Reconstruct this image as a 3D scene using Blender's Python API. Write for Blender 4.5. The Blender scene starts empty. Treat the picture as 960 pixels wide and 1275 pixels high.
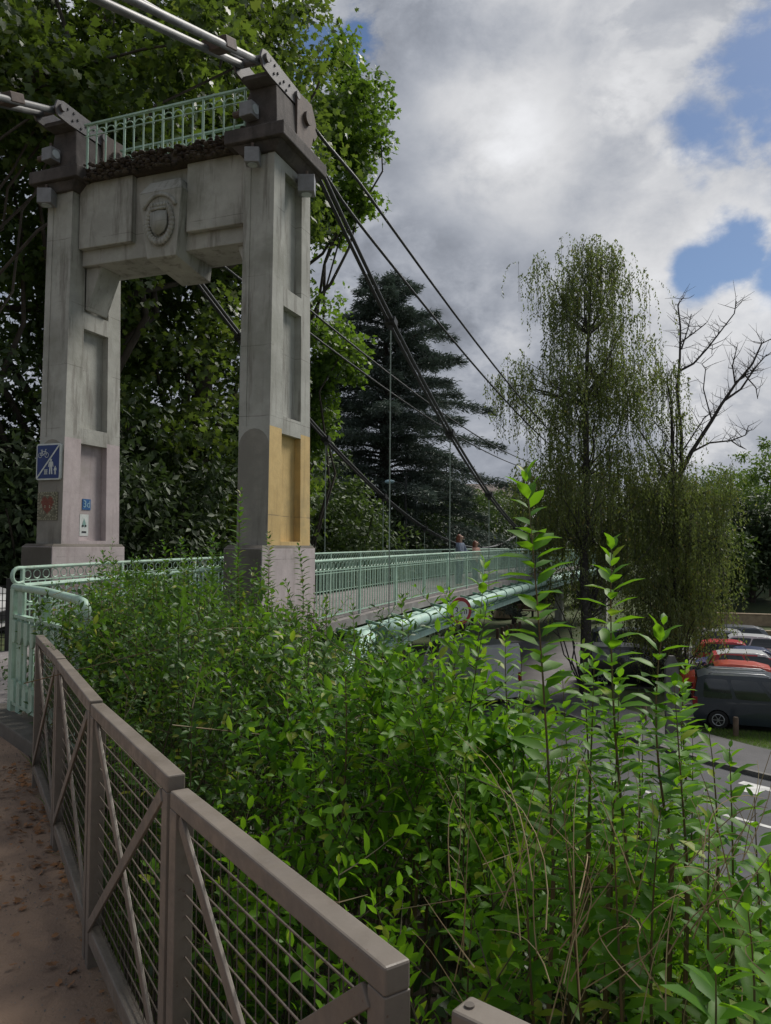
import bpy, bmesh, math, random
import numpy as np
from mathutils import Vector, Matrix
R = math.radians
random.seed(7)
rng = np.random.default_rng(7)
scene = bpy.context.scene
COL = scene.collection
EYE = 1.55
FPX = 958.0
# ------------------------------------------------------------------ camera
cam = bpy.data.cameras.new("camera")
camo = bpy.data.objects.new("camera", cam)
COL.objects.link(camo)
cam.sensor_fit = 'VERTICAL'; cam.sensor_height = 36.0; cam.lens = 36.0*FPX/1275.0
cam.clip_start = 0.05; cam.clip_end = 3000
PITCH = math.atan(42.5/FPX)
camo.matrix_world = Matrix.Translation((0, 0, EYE)) @ Matrix.Rotation(math.pi/2+PITCH, 4, 'X') @ Matrix.Rotation(R(0.4), 4, 'Z')
scene.camera = camo
# ------------------------------------------------------------------ view
scene.view_settings.view_transform = 'Standard'
scene.view_settings.look = 'None'
scene.view_settings.gamma = 1.0
scene.view_settings.use_curve_mapping = False
scene.view_settings.exposure = 0.85
# ------------------------------------------------------------------ sun
SUN_AZ, SUN_EL = 48.0, 48.0
sl = bpy.data.lights.new("sun", 'SUN'); sl.energy = 2.3; sl.angle = R(22); sl.color = (1.0, .95, .87)
so = bpy.data.objects.new("sun", sl); COL.objects.link(so)
sd = Vector((math.sin(R(SUN_AZ))*math.cos(R(SUN_EL)), math.cos(R(SUN_AZ))*math.cos(R(SUN_EL)), math.sin(R(SUN_EL))))
so.rotation_euler = sd.to_track_quat('Z', 'Y').to_euler()
so.location = sd*200

# ------------------------------------------------------------------ node helpers
class NT:
    def __init__(s, nt): s.nt = nt; s.n = nt.nodes; s.l = nt.links
    def new(s, t, **kw):
        n = s.n.new(t)
        for k, v in kw.items(): setattr(n, k, v)
        return n
    def set(s, inp, v):
        if hasattr(v, 'is_output') or isinstance(v, bpy.types.NodeSocket): s.l.new(v, inp)
        else: inp.default_value = v
    def math(s, op, a, b=0.0, c=0.0, clamp=False):
        n = s.new('ShaderNodeMath', operation=op, use_clamp=clamp)
        s.set(n.inputs[0], a); s.set(n.inputs[1], b); s.set(n.inputs[2], c)
        return n.outputs[0]
    def vmath(s, op, a, b=(0, 0, 0)):
        n = s.new('ShaderNodeVectorMath', operation=op)
        s.set(n.inputs[0], a); s.set(n.inputs[1], b)
        return n.outputs['Value'] if op in ('DISTANCE', 'LENGTH', 'DOT_PRODUCT') else n.outputs[0]
    def noise(s, vec, scale, detail=4, rough=.55, dist=0.0):
        n = s.new('ShaderNodeTexNoise')
        if vec is not None: s.l.new(vec, n.inputs['Vector'])
        n.inputs['Scale'].default_value = scale; n.inputs['Detail'].default_value = detail
        n.inputs['Roughness'].default_value = rough; n.inputs['Distortion'].default_value = dist
        return n.outputs['Fac']
    def ss(s, v, lo, hi, a=0.0, b=1.0):
        n = s.new('ShaderNodeMapRange', interpolation_type='SMOOTHSTEP')
        s.set(n.inputs[0], v); s.set(n.inputs[1], lo); s.set(n.inputs[2], hi); s.set(n.inputs[3], a); s.set(n.inputs[4], b)
        return n.outputs[0]
    def mix(s, f, a, b, mode='MIX'):
        n = s.new('ShaderNodeMix', data_type='RGBA', blend_type=mode)
        s.set(n.inputs[0], f)
        s.set(n.inputs[6], a if not isinstance(a, tuple) else (*a[:3], 1)); s.set(n.inputs[7], b if not isinstance(b, tuple) else (*b[:3], 1))
        return n.outputs[2]
    def mapping(s, vec, scale):
        n = s.new('ShaderNodeMapping'); s.l.new(vec, n.inputs[0]); n.inputs['Scale'].default_value = scale
        return n.outputs[0]

# ------------------------------------------------------------------ world: Nishita sky behind broken cloud
w = bpy.data.worlds.new("World"); scene.world = w; w.use_nodes = True
W = NT(w.node_tree)
for n in list(W.n): W.n.remove(n)
out = W.new('ShaderNodeOutputWorld'); bg = W.new('ShaderNodeBackground'); bg.inputs[1].default_value = 0.1
W.l.new(bg.outputs[0], out.inputs[0])
sky = W.new('ShaderNodeTexSky', sky_type='NISHITA'); sky.sun_disc = False
sky.sun_elevation = R(SUN_EL); sky.sun_rotation = R(SUN_AZ); sky.air_density = 1.0; sky.dust_density = 0.6
tc = W.new('ShaderNodeTexCoord'); D = tc.outputs['Generated']
def pdir(u, v):
    d = Vector(((u-480)/FPX, 1, (680-v)/FPX)); d.normalize(); return tuple(d)
Dm = W.vmath('MULTIPLY', D, (1, 1, 1.5))
n1 = W.noise(Dm, 3.2, 8, .56, .3)
n2 = W.noise(Dm, 7.5, 7, .6, .2)
n3 = W.noise(Dm, 15.0, 9, .66, .15)
bil = W.math('ABSOLUTE', W.math('SUBTRACT', W.noise(Dm, 5.2, 9, .60, .25), .5))     # billowed edges: creases where it nears 0
cre = W.ss(bil, 0.0, .085, 1.0, 0.0)
def blob(u, v, r, soft=.12, nz=.30):
    d = W.vmath('DISTANCE', D, pdir(u, v))
    e = W.math('ADD', d, W.math('MULTIPLY', W.math('SUBTRACT', n1, .5), nz))
    e = W.math('ADD', e, W.math('MULTIPLY', W.math('SUBTRACT', n2, .5), nz*.5))
    e = W.math('ADD', e, W.math('MULTIPLY', W.math('SUBTRACT', n3, .5), nz*.32))
    return W.ss(e, r-soft, r+soft, 1.0, 0.0)
def mx(*a):
    r = a[0]
    for x in a[1:]: r = W.math('MAXIMUM', r, x)
    return r
holes = mx(blob(965, 60, .060, .028), blob(1060, 30, .11, .03), blob(885, 145, .034, .026, .2), blob(925, 305, .040, .016, .16), blob(875, 328, .030, .010, .08), blob(1000, 330, .05, .015, .12),
           blob(372, 40, .02, .015), blob(-600, 100, .3), blob(1700, 200, .35))
# small bright openings and thick grey parts of the cloud deck
br = W.math('ADD', W.math('MULTIPLY', blob(560, 50, .17, .16), .5), W.math('MULTIPLY', blob(610, 190, .07, .07, .2), .55))
br = W.math('ADD', br, W.math('MULTIPLY', blob(900, 380, .12, .10, .2), .45))
br = W.math('ADD', br, W.math('MULTIPLY', blob(830, 240, .17, .14), .42))
br = W.math('ADD', br, W.math('MULTIPLY', blob(590, 490, .05, .06, .15), .3))
dk = mx(blob(480, 170, .11, .10), W.math('MULTIPLY', blob(520, 330, .16, .14), .9), W.math('MULTIPLY', blob(650, 260, .10, .1), .4))
br = W.math('MULTIPLY', br, W.math('ADD', .35, W.math('MULTIPLY', n2, 1.3)))
val = W.math('ADD', .395, W.math('MULTIPLY', br, .42))
val = W.math('SUBTRACT', val, W.math('MULTIPLY', dk, .17))
val = W.math('ADD', val, W.math('MULTIPLY', W.math('SUBTRACT', n1, .5), .50))
val = W.math('ADD', val, W.math('MULTIPLY', W.math('SUBTRACT', n2, .5), .46))
val = W.math('ADD', val, W.math('MULTIPLY', W.math('SUBTRACT', n3, .5), .30))
lum = W.math('SUBTRACT', 1.0, W.math('MULTIPLY', dk, .8))
val = W.math('ADD', val, W.math('MULTIPLY', W.math('MULTIPLY', cre, W.ss(n1, .44, .62)), W.math('MULTIPLY', lum, .17)))
val = W.math('MAXIMUM', val, .2)
tint = W.mix(W.ss(val, .3, .75), (.86, .93, 1.08), (.99, 1.0, 1.03))
cl = W.vmath('MULTIPLY', tint, (1, 1, 1))
vv = W.new('ShaderNodeCombineXYZ')
for i in range(3): W.l.new(W.math('MULTIPLY', val, 5.3), vv.inputs[i])
cl = W.vmath('MULTIPLY', cl, vv.outputs[0])
skc = W.vmath('MULTIPLY', sky.outputs[0], (.33, .37, .42))
edge = W.mix(holes, cl, skc)
W.l.new(edge, bg.inputs[0])

# ------------------------------------------------------------------ materials
def mat(name, c1, c2=None, scale=6, rough=.7, bump=0.0, bscale=40, metal=0.0, spec=.5, streak=None, detail=5, lo=.35, hi=.65, stretch=(1, 1, 1), coat=0.0):
    m = bpy.data.materials.new(name); m.use_nodes = True
    t = NT(m.node_tree); b = t.n['Principled BSDF']
    g = t.new('ShaderNodeNewGeometry').outputs['Position']
    g = t.mapping(g, stretch)
    c2 = c2 or tuple(x*.7 for x in c1)
    f = t.ss(t.noise(g, scale, detail, .6), lo, hi)
    c = t.mix(f, c1, c2)
    f2 = t.ss(t.noise(g, scale*7, 3, .6), .3, .7)
    c = t.mix(t.math('MULTIPLY', f2, .35), c, tuple(x*.72 for x in c1))
    if streak:
        gs = t.mapping(g, (1, 1, .12))
        fs = t.ss(t.noise(gs, 7, 6, .65), .50, .68)
        c = t.mix(t.math('MULTIPLY', fs, streak[3]), c, streak[:3])
    t.set(b.inputs['Base Color'], c)
    b.inputs['Roughness'].default_value = rough
    b.inputs['Metallic'].default_value = metal
    b.inputs['Specular IOR Level'].default_value = spec
    b.inputs['Coat Weight'].default_value = coat
    if bump:
        bn = t.new('ShaderNodeBump'); bn.inputs['Strength'].default_value = bump; bn.inputs['Distance'].default_value = .01
        t.set(bn.inputs['Height'], t.noise(g, bscale, 6, .65)); t.l.new(bn.outputs[0], b.inputs['Normal'])
    return m

def joints(m, pitch):
    t = NT(m.node_tree); b = t.n['Principled BSDF']; src = b.inputs['Base Color'].links[0].from_socket
    g = t.new('ShaderNodeNewGeometry').outputs['Position']; sep = t.new('ShaderNodeSeparateXYZ'); t.l.new(g, sep.inputs[0])
    z = t.math('ADD', sep.outputs[2], t.math('MULTIPLY', t.noise(g, 3, 3), .02))
    fr = t.math('ABSOLUTE', t.math('SUBTRACT', t.math('FRACT', t.math('DIVIDE', z, pitch)), .5))
    ln = t.ss(fr, .0, .009, 1.0, 0.0)
    ln = t.math('MULTIPLY', ln, t.ss(t.noise(g, 2.2, 4), .42, .6))
    chip = t.ss(t.noise(g, 22, 4, .7), .70, .76)
    c = t.mix(t.math('MAXIMUM', t.math('MULTIPLY', ln, .6), t.math('MULTIPLY', chip, .55)), src, (.07, .06, .05))
    alg = t.math('MULTIPLY', t.ss(t.noise(g, 1.1, 6, .65), .50, .68), .35)
    c = t.mix(alg, c, (.13, .14, .10))
    t.l.new(c, b.inputs['Base Color'])
def leafmat(name, c1, c2, c3=None, rough=.4, trans=.35, tc=None, nscale=.6, spec=.5):
    m = bpy.data.materials.new(name); m.use_nodes = True
    t = NT(m.node_tree); b = t.n['Principled BSDF']; o = t.n['Material Output']
    geo = t.new('ShaderNodeNewGeometry')
    ri = geo.outputs['Random Per Island']
    nz = t.noise(geo.outputs['Position'], nscale, 3)
    f = t.math('ADD', t.math('MULTIPLY', ri, .6), t.math('MULTIPLY', t.ss(nz, .35, .65), .4))
    c = t.mix(f, c1, c2)
    if c3: c = t.mix(t.ss(ri, .93, .97), c, c3)
    t.set(b.inputs['Base Color'], c); b.inputs['Roughness'].default_value = rough
    b.inputs['Specular IOR Level'].default_value = spec
    tr = t.new('ShaderNodeBsdfTranslucent')
    t.set(tr.inputs[0], t.mix(.55, c, tc or (.20, .34, .02)))
    ms = t.new('ShaderNodeMixShader'); ms.inputs[0].default_value = trans
    t.l.new(b.outputs[0], ms.inputs[1]); t.l.new(tr.outputs[0], ms.inputs[2]); t.l.new(ms.outputs[0], o.inputs[0])
    return m

M = {}
M['conc'] = mat('concrete', (.41, .41, .375), (.30, .30, .27), 1.6, .88, .35, 30, streak=(.09, .075, .06, .55))
joints(M['conc'], .92)
M['conc_dark'] = mat('stained_concrete', (.105, .09, .085), (.05, .042, .04), 3, .9, .6, 25, streak=(.03, .026, .024, .6))
M['beamtop'] = mat('mossy_stained_concrete', (.045, .034, .03), (.085, .07, .05), 9, .95, .9, 30)
M['pink'] = mat('pinkish_repaint', (.46, .40, .40), (.38, .33, .33), 2.5, .8, .25, 40, streak=(.2, .15, .14, .35))
M['yellow'] = mat('ochre_repaint', (.60, .43, .18), (.50, .35, .14), 2.5, .75, .25, 30, streak=(.25, .16, .06, .4))
joints(M['pink'], .92); joints(M['yellow'], 1.3)
M['plinthdark'] = mat('damp_concrete', (.15, .135, .115), (.09, .08, .065), 2, .9, .4, 30)
M['green'] = mat('pale_green_paint', (.40, .57, .46), (.32, .47, .38), 5, .45, .1, 60, streak=(.16, .19, .12, .4))
M['pipe'] = mat('pale_pipe_paint', (.40, .58, .50), (.33, .50, .44), 3, .4, .1, 60, streak=(.2, .22, .16, .45))
M['girder'] = mat('girder_green_paint', (.16, .29, .21), (.11, .2, .15), 4, .55, .1, 60, streak=(.09, .06, .04, .5))
M['cable'] = mat('dark_steel_cable', (.02, .021, .023), (.035, .034, .033), 12, .5, .2, 200)
M['backstay'] = mat('grey_painted_cable', (.17, .175, .18), (.11, .11, .11), 6, .5, .15, 100)
M['rusty'] = mat('rusty_plate', (.12, .085, .07), (.075, .055, .048), 9, .75, .3, 60)
M['plate'] = mat('purple_grey_plate', (.13, .12, .125), (.08, .07, .07), 8, .6, .25, 60)
M['bolt'] = mat('dark_bolt', (.02, .02, .02), None, 9, .6)
M['damp'] = mat('slightly_damp_concrete', (.27, .255, .22), (.20, .19, .165), 2, .9, .4, 30, streak=(.09, .08, .06, .5))
M['hanger'] = mat('galvanised_rod', (.30, .36, .32), (.22, .26, .23), 9, .5, metal=.2)
M['brown'] = mat('brown_grey_fence_paint', (.185, .158, .132), (.145, .124, .104), 4, .38, .06, 90, streak=(.10, .075, .055, .3))
def wear(m, chipc, dirtc, sc=55, lo=.70):
    t = NT(m.node_tree); b = t.n['Principled BSDF']; src = b.inputs['Base Color'].links[0].from_socket
    g = t.new('ShaderNodeNewGeometry').outputs['Position']
    chip = t.math('MULTIPLY', t.ss(t.noise(g, sc, 5, .75), lo, lo+.03), t.ss(t.noise(g, 4, 3), .48, .6))
    c = t.mix(t.math('MULTIPLY', t.ss(t.noise(g, 9, 8, .7), .48, .72), .5), src, dirtc)
    c = t.mix(t.math('MULTIPLY', chip, .8), c, chipc); t.l.new(c, b.inputs['Base Color'])
    rr = t.ss(t.noise(g, 14, 6, .7), .3, .7, .38, .72); t.l.new(rr, b.inputs['Roughness'])
wear(M['brown'], (.09, .045, .03), (.12, .105, .085), 60, .62)
wear(M['green'], (.16, .075, .035), (.22, .27, .17), 40, .62); wear(M['pipe'], (.18, .09, .05), (.25, .28, .2), 30, .62)
M['wire'] = mat('fence_wire', (.11, .09, .075), None, 9, .5)
M['asph'] = mat('asphalt', (.085, .087, .094), (.06, .061, .067), .7, .92, .5, 90)
M['asphlt'] = mat('pale_asphalt', (.17, .16, .16), (.13, .122, .122), .5, .92, .4, 70)
M['pave'] = mat('pavement_asphalt', (.10, .098, .102), (.075, .074, .078), .6, .92, .4, 70)
M['kerb'] = mat('kerb_stone', (.17, .165, .155), (.11, .105, .1), 3, .9, .3, 50)
M['line'] = mat('worn_road_paint', (.62, .62, .60), (.38, .38, .37), 5, .8, .2, 60)
M['tan'] = mat('tan_wall_stone', (.36, .28, .19), (.25, .19, .13), 3, .9, .4, 20)
M['bark'] = mat('bark', (.075, .062, .05), (.035, .03, .025), 6, .95, .8, 20, stretch=(1, 1, .3))
M['birchbark'] = mat('birch_bark', (.05, .045, .04), (.18, .17, .155), 5, .9, .6, 20, lo=.5, hi=.75, stretch=(1, 1, 2))
M['deadwood'] = mat('dead_wood', (.055, .047, .042), (.03, .027, .024), 6, .95, .5, 30)
M['twig'] = mat('shrub_stem', (.085, .06, .035), (.06, .07, .025), 20, .8)
M['redstem'] = mat('reddish_shoot', (.13, .075, .03), (.09, .09, .03), 10, .7)
M['lampgrey'] = mat('grey_metal_housing', (.22, .225, .24), (.17, .17, .18), 9, .5)
M['white'] = mat('white_enamel', (.62, .66, .64), (.5, .54, .52), 9, .5)
M['blue'] = mat('sign_blue', (.012, .035, .17), (.01, .03, .13), 9, .45)
M['red'] = mat('sign_red', (.33, .03, .035), (.26, .03, .03), 9, .5)
M['black'] = mat('black_paint', (.015, .015, .017), None, 9, .5)
M['wood'] = mat('weathered_wood', (.16, .11, .075), (.09, .065, .045), 6, .85, .3, 40)
M['tyre'] = mat('tyre_rubber', (.018, .018, .018), None, 9, .85)
M['rim'] = mat('alloy_rim', (.42, .43, .44), None, 9, .35, metal=.6)
M['glass'] = mat('car_glass', (.012, .018, .02), (.02, .03, .032), 2, .06, spec=.9)
M['deckedge'] = mat('deck_concrete', (.24, .22, .215), (.16, .145, .14), 3, .9, .3, 40)
M['dirt'] = mat('litter_soil', (.05, .036, .024), (.03, .022, .016), 3, .95, .6, 30)
M['skin'] = mat('skin', (.50, .31, .24), (.45, .28, .2), 9, .6)
M['hair'] = mat('auburn_hair', (.19, .06, .03), (.12, .04, .02), 20, .6)
M['jacket'] = mat('grey_blue_cloth', (.17, .20, .27), (.12, .15, .2), 12, .9)
M['peach'] = mat('peach_cloth', (.55, .32, .25), (.45, .26, .2), 12, .9)
M['denim'] = mat('denim', (.05, .07, .13), None, 20, .9)
M['straw'] = mat('dry_straw', (.33, .27, .14), (.22, .15, .07), 6, .8)
M['deadleaf'] = mat('fallen_leaf', (.30, .14, .055), (.16, .08, .035), 8, .85)
M['tile_d'] = mat('mosaic_dark', (.12, .11, .07), (.2, .19, .12), 25, .4)
M['tile_r'] = mat('mosaic_red', (.24, .06, .03), (.17, .05, .03), 25, .4)
M['tile_w'] = mat('mosaic_cream', (.36, .34, .24), (.28, .26, .17), 25, .4)
M['cyan'] = mat('sticker_blue', (.02, .11, .30), None, 30, .5)
M['lcyan'] = mat('sticker_pale_blue', (.3, .5, .6), None, 30, .5)
M['roofred'] = mat('red_play_panel', (.45, .06, .05), None, 3, .6)
M['lens'] = mat('lamp_lens', (.5, .55, .58), None, 9, .2)
M['taillight'] = mat('tail_light_lens', (.28, .012, .015), None, 9, .25)
M['headlight'] = mat('headlight_lens', (.55, .57, .6), None, 9, .15)
def paint(name, c, rough=.3): return mat(name, c, tuple(x*.9 for x in c), 1, rough, coat=.5, detail=2)
M['p_slate'] = paint('slate_blue_paint', (.035, .045, .06))
M['p_silver'] = paint('silver_paint', (.42, .43, .45)); M['p_red'] = paint('red_paint', (.55, .025, .03)); M['p_red2'] = paint('orange_red_paint', (.58, .07, .03))
M['p_blue'] = paint('navy_blue_paint', (.02, .04, .13)); M['p_white'] = paint('white_paint', (.66, .67, .68)); M['p_black'] = paint('black_car_paint', (.012, .012, .014))
M['p_grey'] = paint('mid_grey_paint', (.15, .16, .18))

def grassmat(name, c1, c2, sc=1.2):
    return mat(name, c1, c2, sc, .95, .9, 45)
M['grass'] = grassmat('lawn', (.045, .075, .020), (.075, .085, .032))

L = {}
L['privet'] = leafmat('privet_leaf', (.030, .080, .018), (.075, .155, .026), (.26, .27, .04), .45, .38, (.16, .33, .015), 1.6, spec=.28)
L['shoot'] = leafmat('young_shoot_leaf', (.05, .155, .014), (.13, .28, .018), (.30, .36, .04), .45, .50, (.24, .48, .01), 2.0, spec=.22)
L['plane'] = leafmat('plane_tree_leaf', (.035, .070, .020), (.085, .130, .028), (.15, .17, .04), .45, .45, (.18, .27, .02), .5)
L['lime'] = leafmat('bright_plane_leaf', (.055, .11, .02), (.10, .17, .02), None, .5, .45, (.2, .35, .02), .5)
L['birch'] = leafmat('birch_leaf', (.07, .098, .032), (.145, .175, .055), (.24, .19, .05), .5, .45, (.2, .27, .04), .4)
L['cedar'] = leafmat('cedar_needles', (.085, .115, .10), (.15, .185, .155), None, .7, .12, (.05, .1, .06), .5)
L['far'] = leafmat('far_tree_leaf', (.04, .075, .022), (.08, .125, .032), None, .6, .3, (.12, .2, .02), .15)
L['fardk'] = leafmat('dark_far_leaf', (.026, .05, .02), (.055, .085, .03), None, .6, .22, (.08, .14, .02), .2)
L['farlt'] = leafmat('light_far_leaf', (.07, .13, .025), (.12, .19, .03), None, .6, .35, (.2, .32, .03), .2)
L['ivy'] = leafmat('ground_ivy_leaf', (.02, .05, .012), (.045, .09, .016), None, .45, .25, (.1, .2, .01), 2)
L['blade'] = leafmat('grass_blade', (.08, .17, .02), (.15, .25, .035), (.25, .22, .08), .6, .4, (.15, .28, .02), 2)

# ------------------------------------------------------------------ frames
SA, CA = math.sin(R(20.5)), math.cos(R(20.5))
def B(a, o, z=0.0): return Vector((o*CA+a*SA, -o*SA+a*CA, z))       # along the bridge, across (positive to the right), up
def to_B(x, y): return (x*SA+y*CA, x*CA-y*SA)
def px(u, v, Y):                                                    # a point Y metres ahead
    return Vector(((u-480)/FPX*Y, Y, EYE+(680-v)/FPX*Y))
def sst(lo, hi, x):
    t = np.clip((x-lo)/(hi-lo), 0, 1); return t*t*(3-2*t)
def ground_z(x, y):
    x = np.asarray(x, float); y = np.asarray(y, float)
    sf = (x-.02)*.863+(y-1.15)*.505
    a = x*SA+y*CA
    d = np.maximum(sf-.35, a-10.2)
    g = -4.5*sst(-.2, 9.0, d)
    g = g + 2.6*sst(52, 95, y+.3*x) + 6*sst(100, 300, y)
    g = g + 3*sst(35, 120, np.abs(x))*sst(20, 60, y)
    return g
GZ = lambda x, y: float(ground_z(x, y))

# ------------------------------------------------------------------ mesh builder
class MB:
    def __init__(s): s.v = []; s.f = []; s.m = []
    def add(s, vs, fs, mi=0):
        o = len(s.v); s.v += [tuple(p) for p in vs]
        for f in fs: s.f.append(tuple(i+o for i in f)); s.m.append(mi)
    def hexa(s, p, mi=0):            # 8 points: bottom ring, top ring
        s.add(p, [(3, 2, 1, 0), (4, 5, 6, 7), (0, 1, 5, 4), (1, 2, 6, 5), (2, 3, 7, 6), (3, 0, 4, 7)], mi)
    def box(s, x0, x1, y0, y1, z0, z1, mi=0):
        s.hexa([(x0, y0, z0), (x1, y0, z0), (x1, y1, z0), (x0, y1, z0), (x0, y0, z1), (x1, y0, z1), (x1, y1, z1), (x0, y1, z1)], mi)
    def bbox(s, a0, a1, o0, o1, z0, z1, mi=0):   # box in bridge frame
        s.hexa([B(a0, o0, z0), B(a0, o1, z0), B(a1, o1, z0), B(a1, o0, z0), B(a0, o0, z1), B(a0, o1, z1), B(a1, o1, z1), B(a1, o0, z1)], mi)
    def bar(s, p, q, wd, ht, up=(0, 0, 1), mi=0):
        p = Vector(p); q = Vector(q); d = (q-p).normalized(); up = Vector(up)
        sd_ = d.cross(up)
        if sd_.length < 1e-4: sd_ = d.cross(Vector((1, 0, 0)))
        sd_.normalize(); u2 = sd_.cross(d).normalized()
        a = sd_*wd/2; b = u2*ht/2
        s.hexa([p-a-b, p+a-b, q+a-b, q-a-b, p-a+b, p+a+b, q+a+b, q-a+b], mi)
    def tube(s, pts, r, n=8, mi=0, cap=True):
        pts = [Vector(p) for p in pts]; k = len(pts)
        rr = r if isinstance(r, (list, tuple)) else [r]*k
        rings = []; prev = None
        for i in range(k):
            d = (pts[min(i+1, k-1)]-pts[max(i-1, 0)])
            if d.length < 1e-9: d = Vector((0, 0, 1))
            d.normalize()
            if prev is None:
                x = d.cross(Vector((0, 0, 1)))
                if x.length < 1e-3: x = d.cross(Vector((1, 0, 0)))
            else: x = prev - d*prev.dot(d)
            x.normalize(); prev = x; y = d.cross(x)
            rings.append([pts[i]+(x*math.cos(t)+y*math.sin(t))*rr[i] for t in [2*math.pi*j/n for j in range(n)]])
        o = len(s.v)
        for ring in rings: s.v += [tuple(p) for p in ring]
        for i in range(k-1):
            for j in range(n):
                a = o+i*n+j; b = o+i*n+(j+1) % n
                s.f.append((a, b, b+n, a+n)); s.m.append(mi)
        if cap:
            s.f.append(tuple(o+j for j in range(n))[::-1]); s.m.append(mi)
            s.f.append(tuple(o+(k-1)*n+j for j in range(n))); s.m.append(mi)
    def disc(s, c, ax, r, th, n=20, mi=0):
        ax = Vector(ax).normalized(); s.tube([Vector(c)-ax*th/2, Vector(c)+ax*th/2], r, n, mi)
    def ring(s, c, ax, r, tr, n=20, m=6, mi=0, x=None, sq=1.0):
        ax = Vector(ax).normalized(); x = Vector(x) if x is not None else ax.orthogonal(); x.normalize(); y = ax.cross(x)
        P = [Vector(c)+(x*math.cos(t)+y*math.sin(t)*sq)*r for t in [2*math.pi*j/n for j in range(n)]]
        s.tube(P+[P[0]], tr, m, mi, cap=False)
    def prism(s, poly, c, ux, uy, th, mi=0):   # poly in plane (ux,uy) centred c, extruded th along normal
        ux = Vector(ux).normalized(); uy = Vector(uy).normalized(); nn = ux.cross(uy)
        n = len(poly); f = [Vector(c)+ux*p[0]+uy*p[1] for p in poly]; g = [p+nn*th for p in f]
        s.add(f+g, [tuple(range(n))[::-1], tuple(range(n, 2*n))]+[(i, (i+1) % n, (i+1) % n+n, i+n) for i in range(n)], mi)
    def sphere(s, c, r, n=10, m=6, mi=0, sc=(1, 1, 1)):
        c = Vector(c); vs = [c+Vector((0, 0, r*sc[2]))]
        for i in range(1, m):
            t = math.pi*i/m
            for j in range(n):
                p = 2*math.pi*j/n; vs.append(c+Vector((r*sc[0]*math.sin(t)*math.cos(p), r*sc[1]*math.sin(t)*math.sin(p), r*sc[2]*math.cos(t))))
        vs.append(c-Vector((0, 0, r*sc[2]))); fs = []
        for j in range(n): fs.append((0, 1+j, 1+(j+1) % n))
        for i in range(m-2):
            for j in range(n):
                a = 1+i*n+j; b = 1+i*n+(j+1) % n; fs.append((a, a+n, b+n, b))
        k = len(vs)-1
        for j in range(n): fs.append((k, 1+(m-2)*n+(j+1) % n, 1+(m-2)*n+j))
        s.add(vs, fs, mi)
    def build(s, name, mats, parent=None, base=None, smooth=False, bevel=0, local=False):
        me = bpy.data.meshes.new(name)
        off = Vector((0, 0, 0))
        if not local:
            if parent is not None: off = ROOTLOC[parent.name]
            elif base is not None: off = Vector(base)
        me.from_pydata([(p[0]-off[0], p[1]-off[1], p[2]-off[2]) for p in s.v], [], s.f)
        if not isinstance(mats, (list, tuple)): mats = [mats]
        for m_ in mats: me.materials.append(m_)
        me.polygons.foreach_set('material_index', s.m)
        if smooth: me.shade_smooth(); 
        me.update()
        o = bpy.data.objects.new(name, me); COL.objects.link(o)
        if smooth == 'auto':
            try: me.set_sharp_from_angle(angle=R(35))
            except Exception: pass
        if parent is not None: o.parent = parent; ROOTLOC[o.name] = ROOTLOC.get(parent.name, Vector((0, 0, 0)))
        else: o.location = off; ROOTLOC[o.name] = off
        if bevel:
            b = o.modifiers.new('bevel', 'BEVEL'); b.width = bevel; b.segments = 2; b.limit_method = 'ANGLE'; b.angle_limit = R(40)
        return o
ROOTLOC = {}
def tag(o, label=None, cat=None, group=None, kind=None):
    if label: o['label'] = label
    if cat: o['category'] = cat
    if group: o['group'] = group
    if kind: o['kind'] = kind
    return o
def empty(name, loc, label, cat, group=None, rz=0, kind=None):
    o = bpy.data.objects.new(name, None); COL.objects.link(o); o.location = loc; o.rotation_euler = (0, 0, rz)
    o.empty_display_size = .2
    ROOTLOC[o.name] = Vector(loc)
    return tag(o, label, cat, group, kind)
def copy_tree(o, parent=None):
    c = o.copy(); COL.objects.link(c); ROOTLOC[c.name] = ROOTLOC.get(o.name, Vector((0, 0, 0)))
    if parent is not None: c.parent = parent
    for ch in list(o.children): copy_tree(ch, c)
    return c

def np_mesh(name, V, F, mats, parent=None, base=None, smooth=False, kind=None):   # V (n,3), F (m,k) constant k
    off = np.array(ROOTLOC[parent.name] if parent is not None else (base if base is not None else (0, 0, 0)), float)
    me = bpy.data.meshes.new(name); V = (V-off).astype(np.float32)
    me.vertices.add(len(V)); me.vertices.foreach_set('co', V.ravel())
    k = F.shape[1]; me.loops.add(F.size); me.loops.foreach_set('vertex_index', F.ravel().astype(np.int32))
    me.polygons.add(len(F)); me.polygons.foreach_set('loop_start', np.arange(0, F.size, k, dtype=np.int32))
    me.update(calc_edges=True)
    me.materials.append(mats)
    if smooth: me.shade_smooth()
    o = bpy.data.objects.new(name, me); COL.objects.link(o)
    if parent is not None: o.parent = parent; ROOTLOC[o.name] = ROOTLOC[parent.name]
    else: o.location = Vector(off); ROOTLOC[o.name] = Vector(off)
    return o

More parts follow.
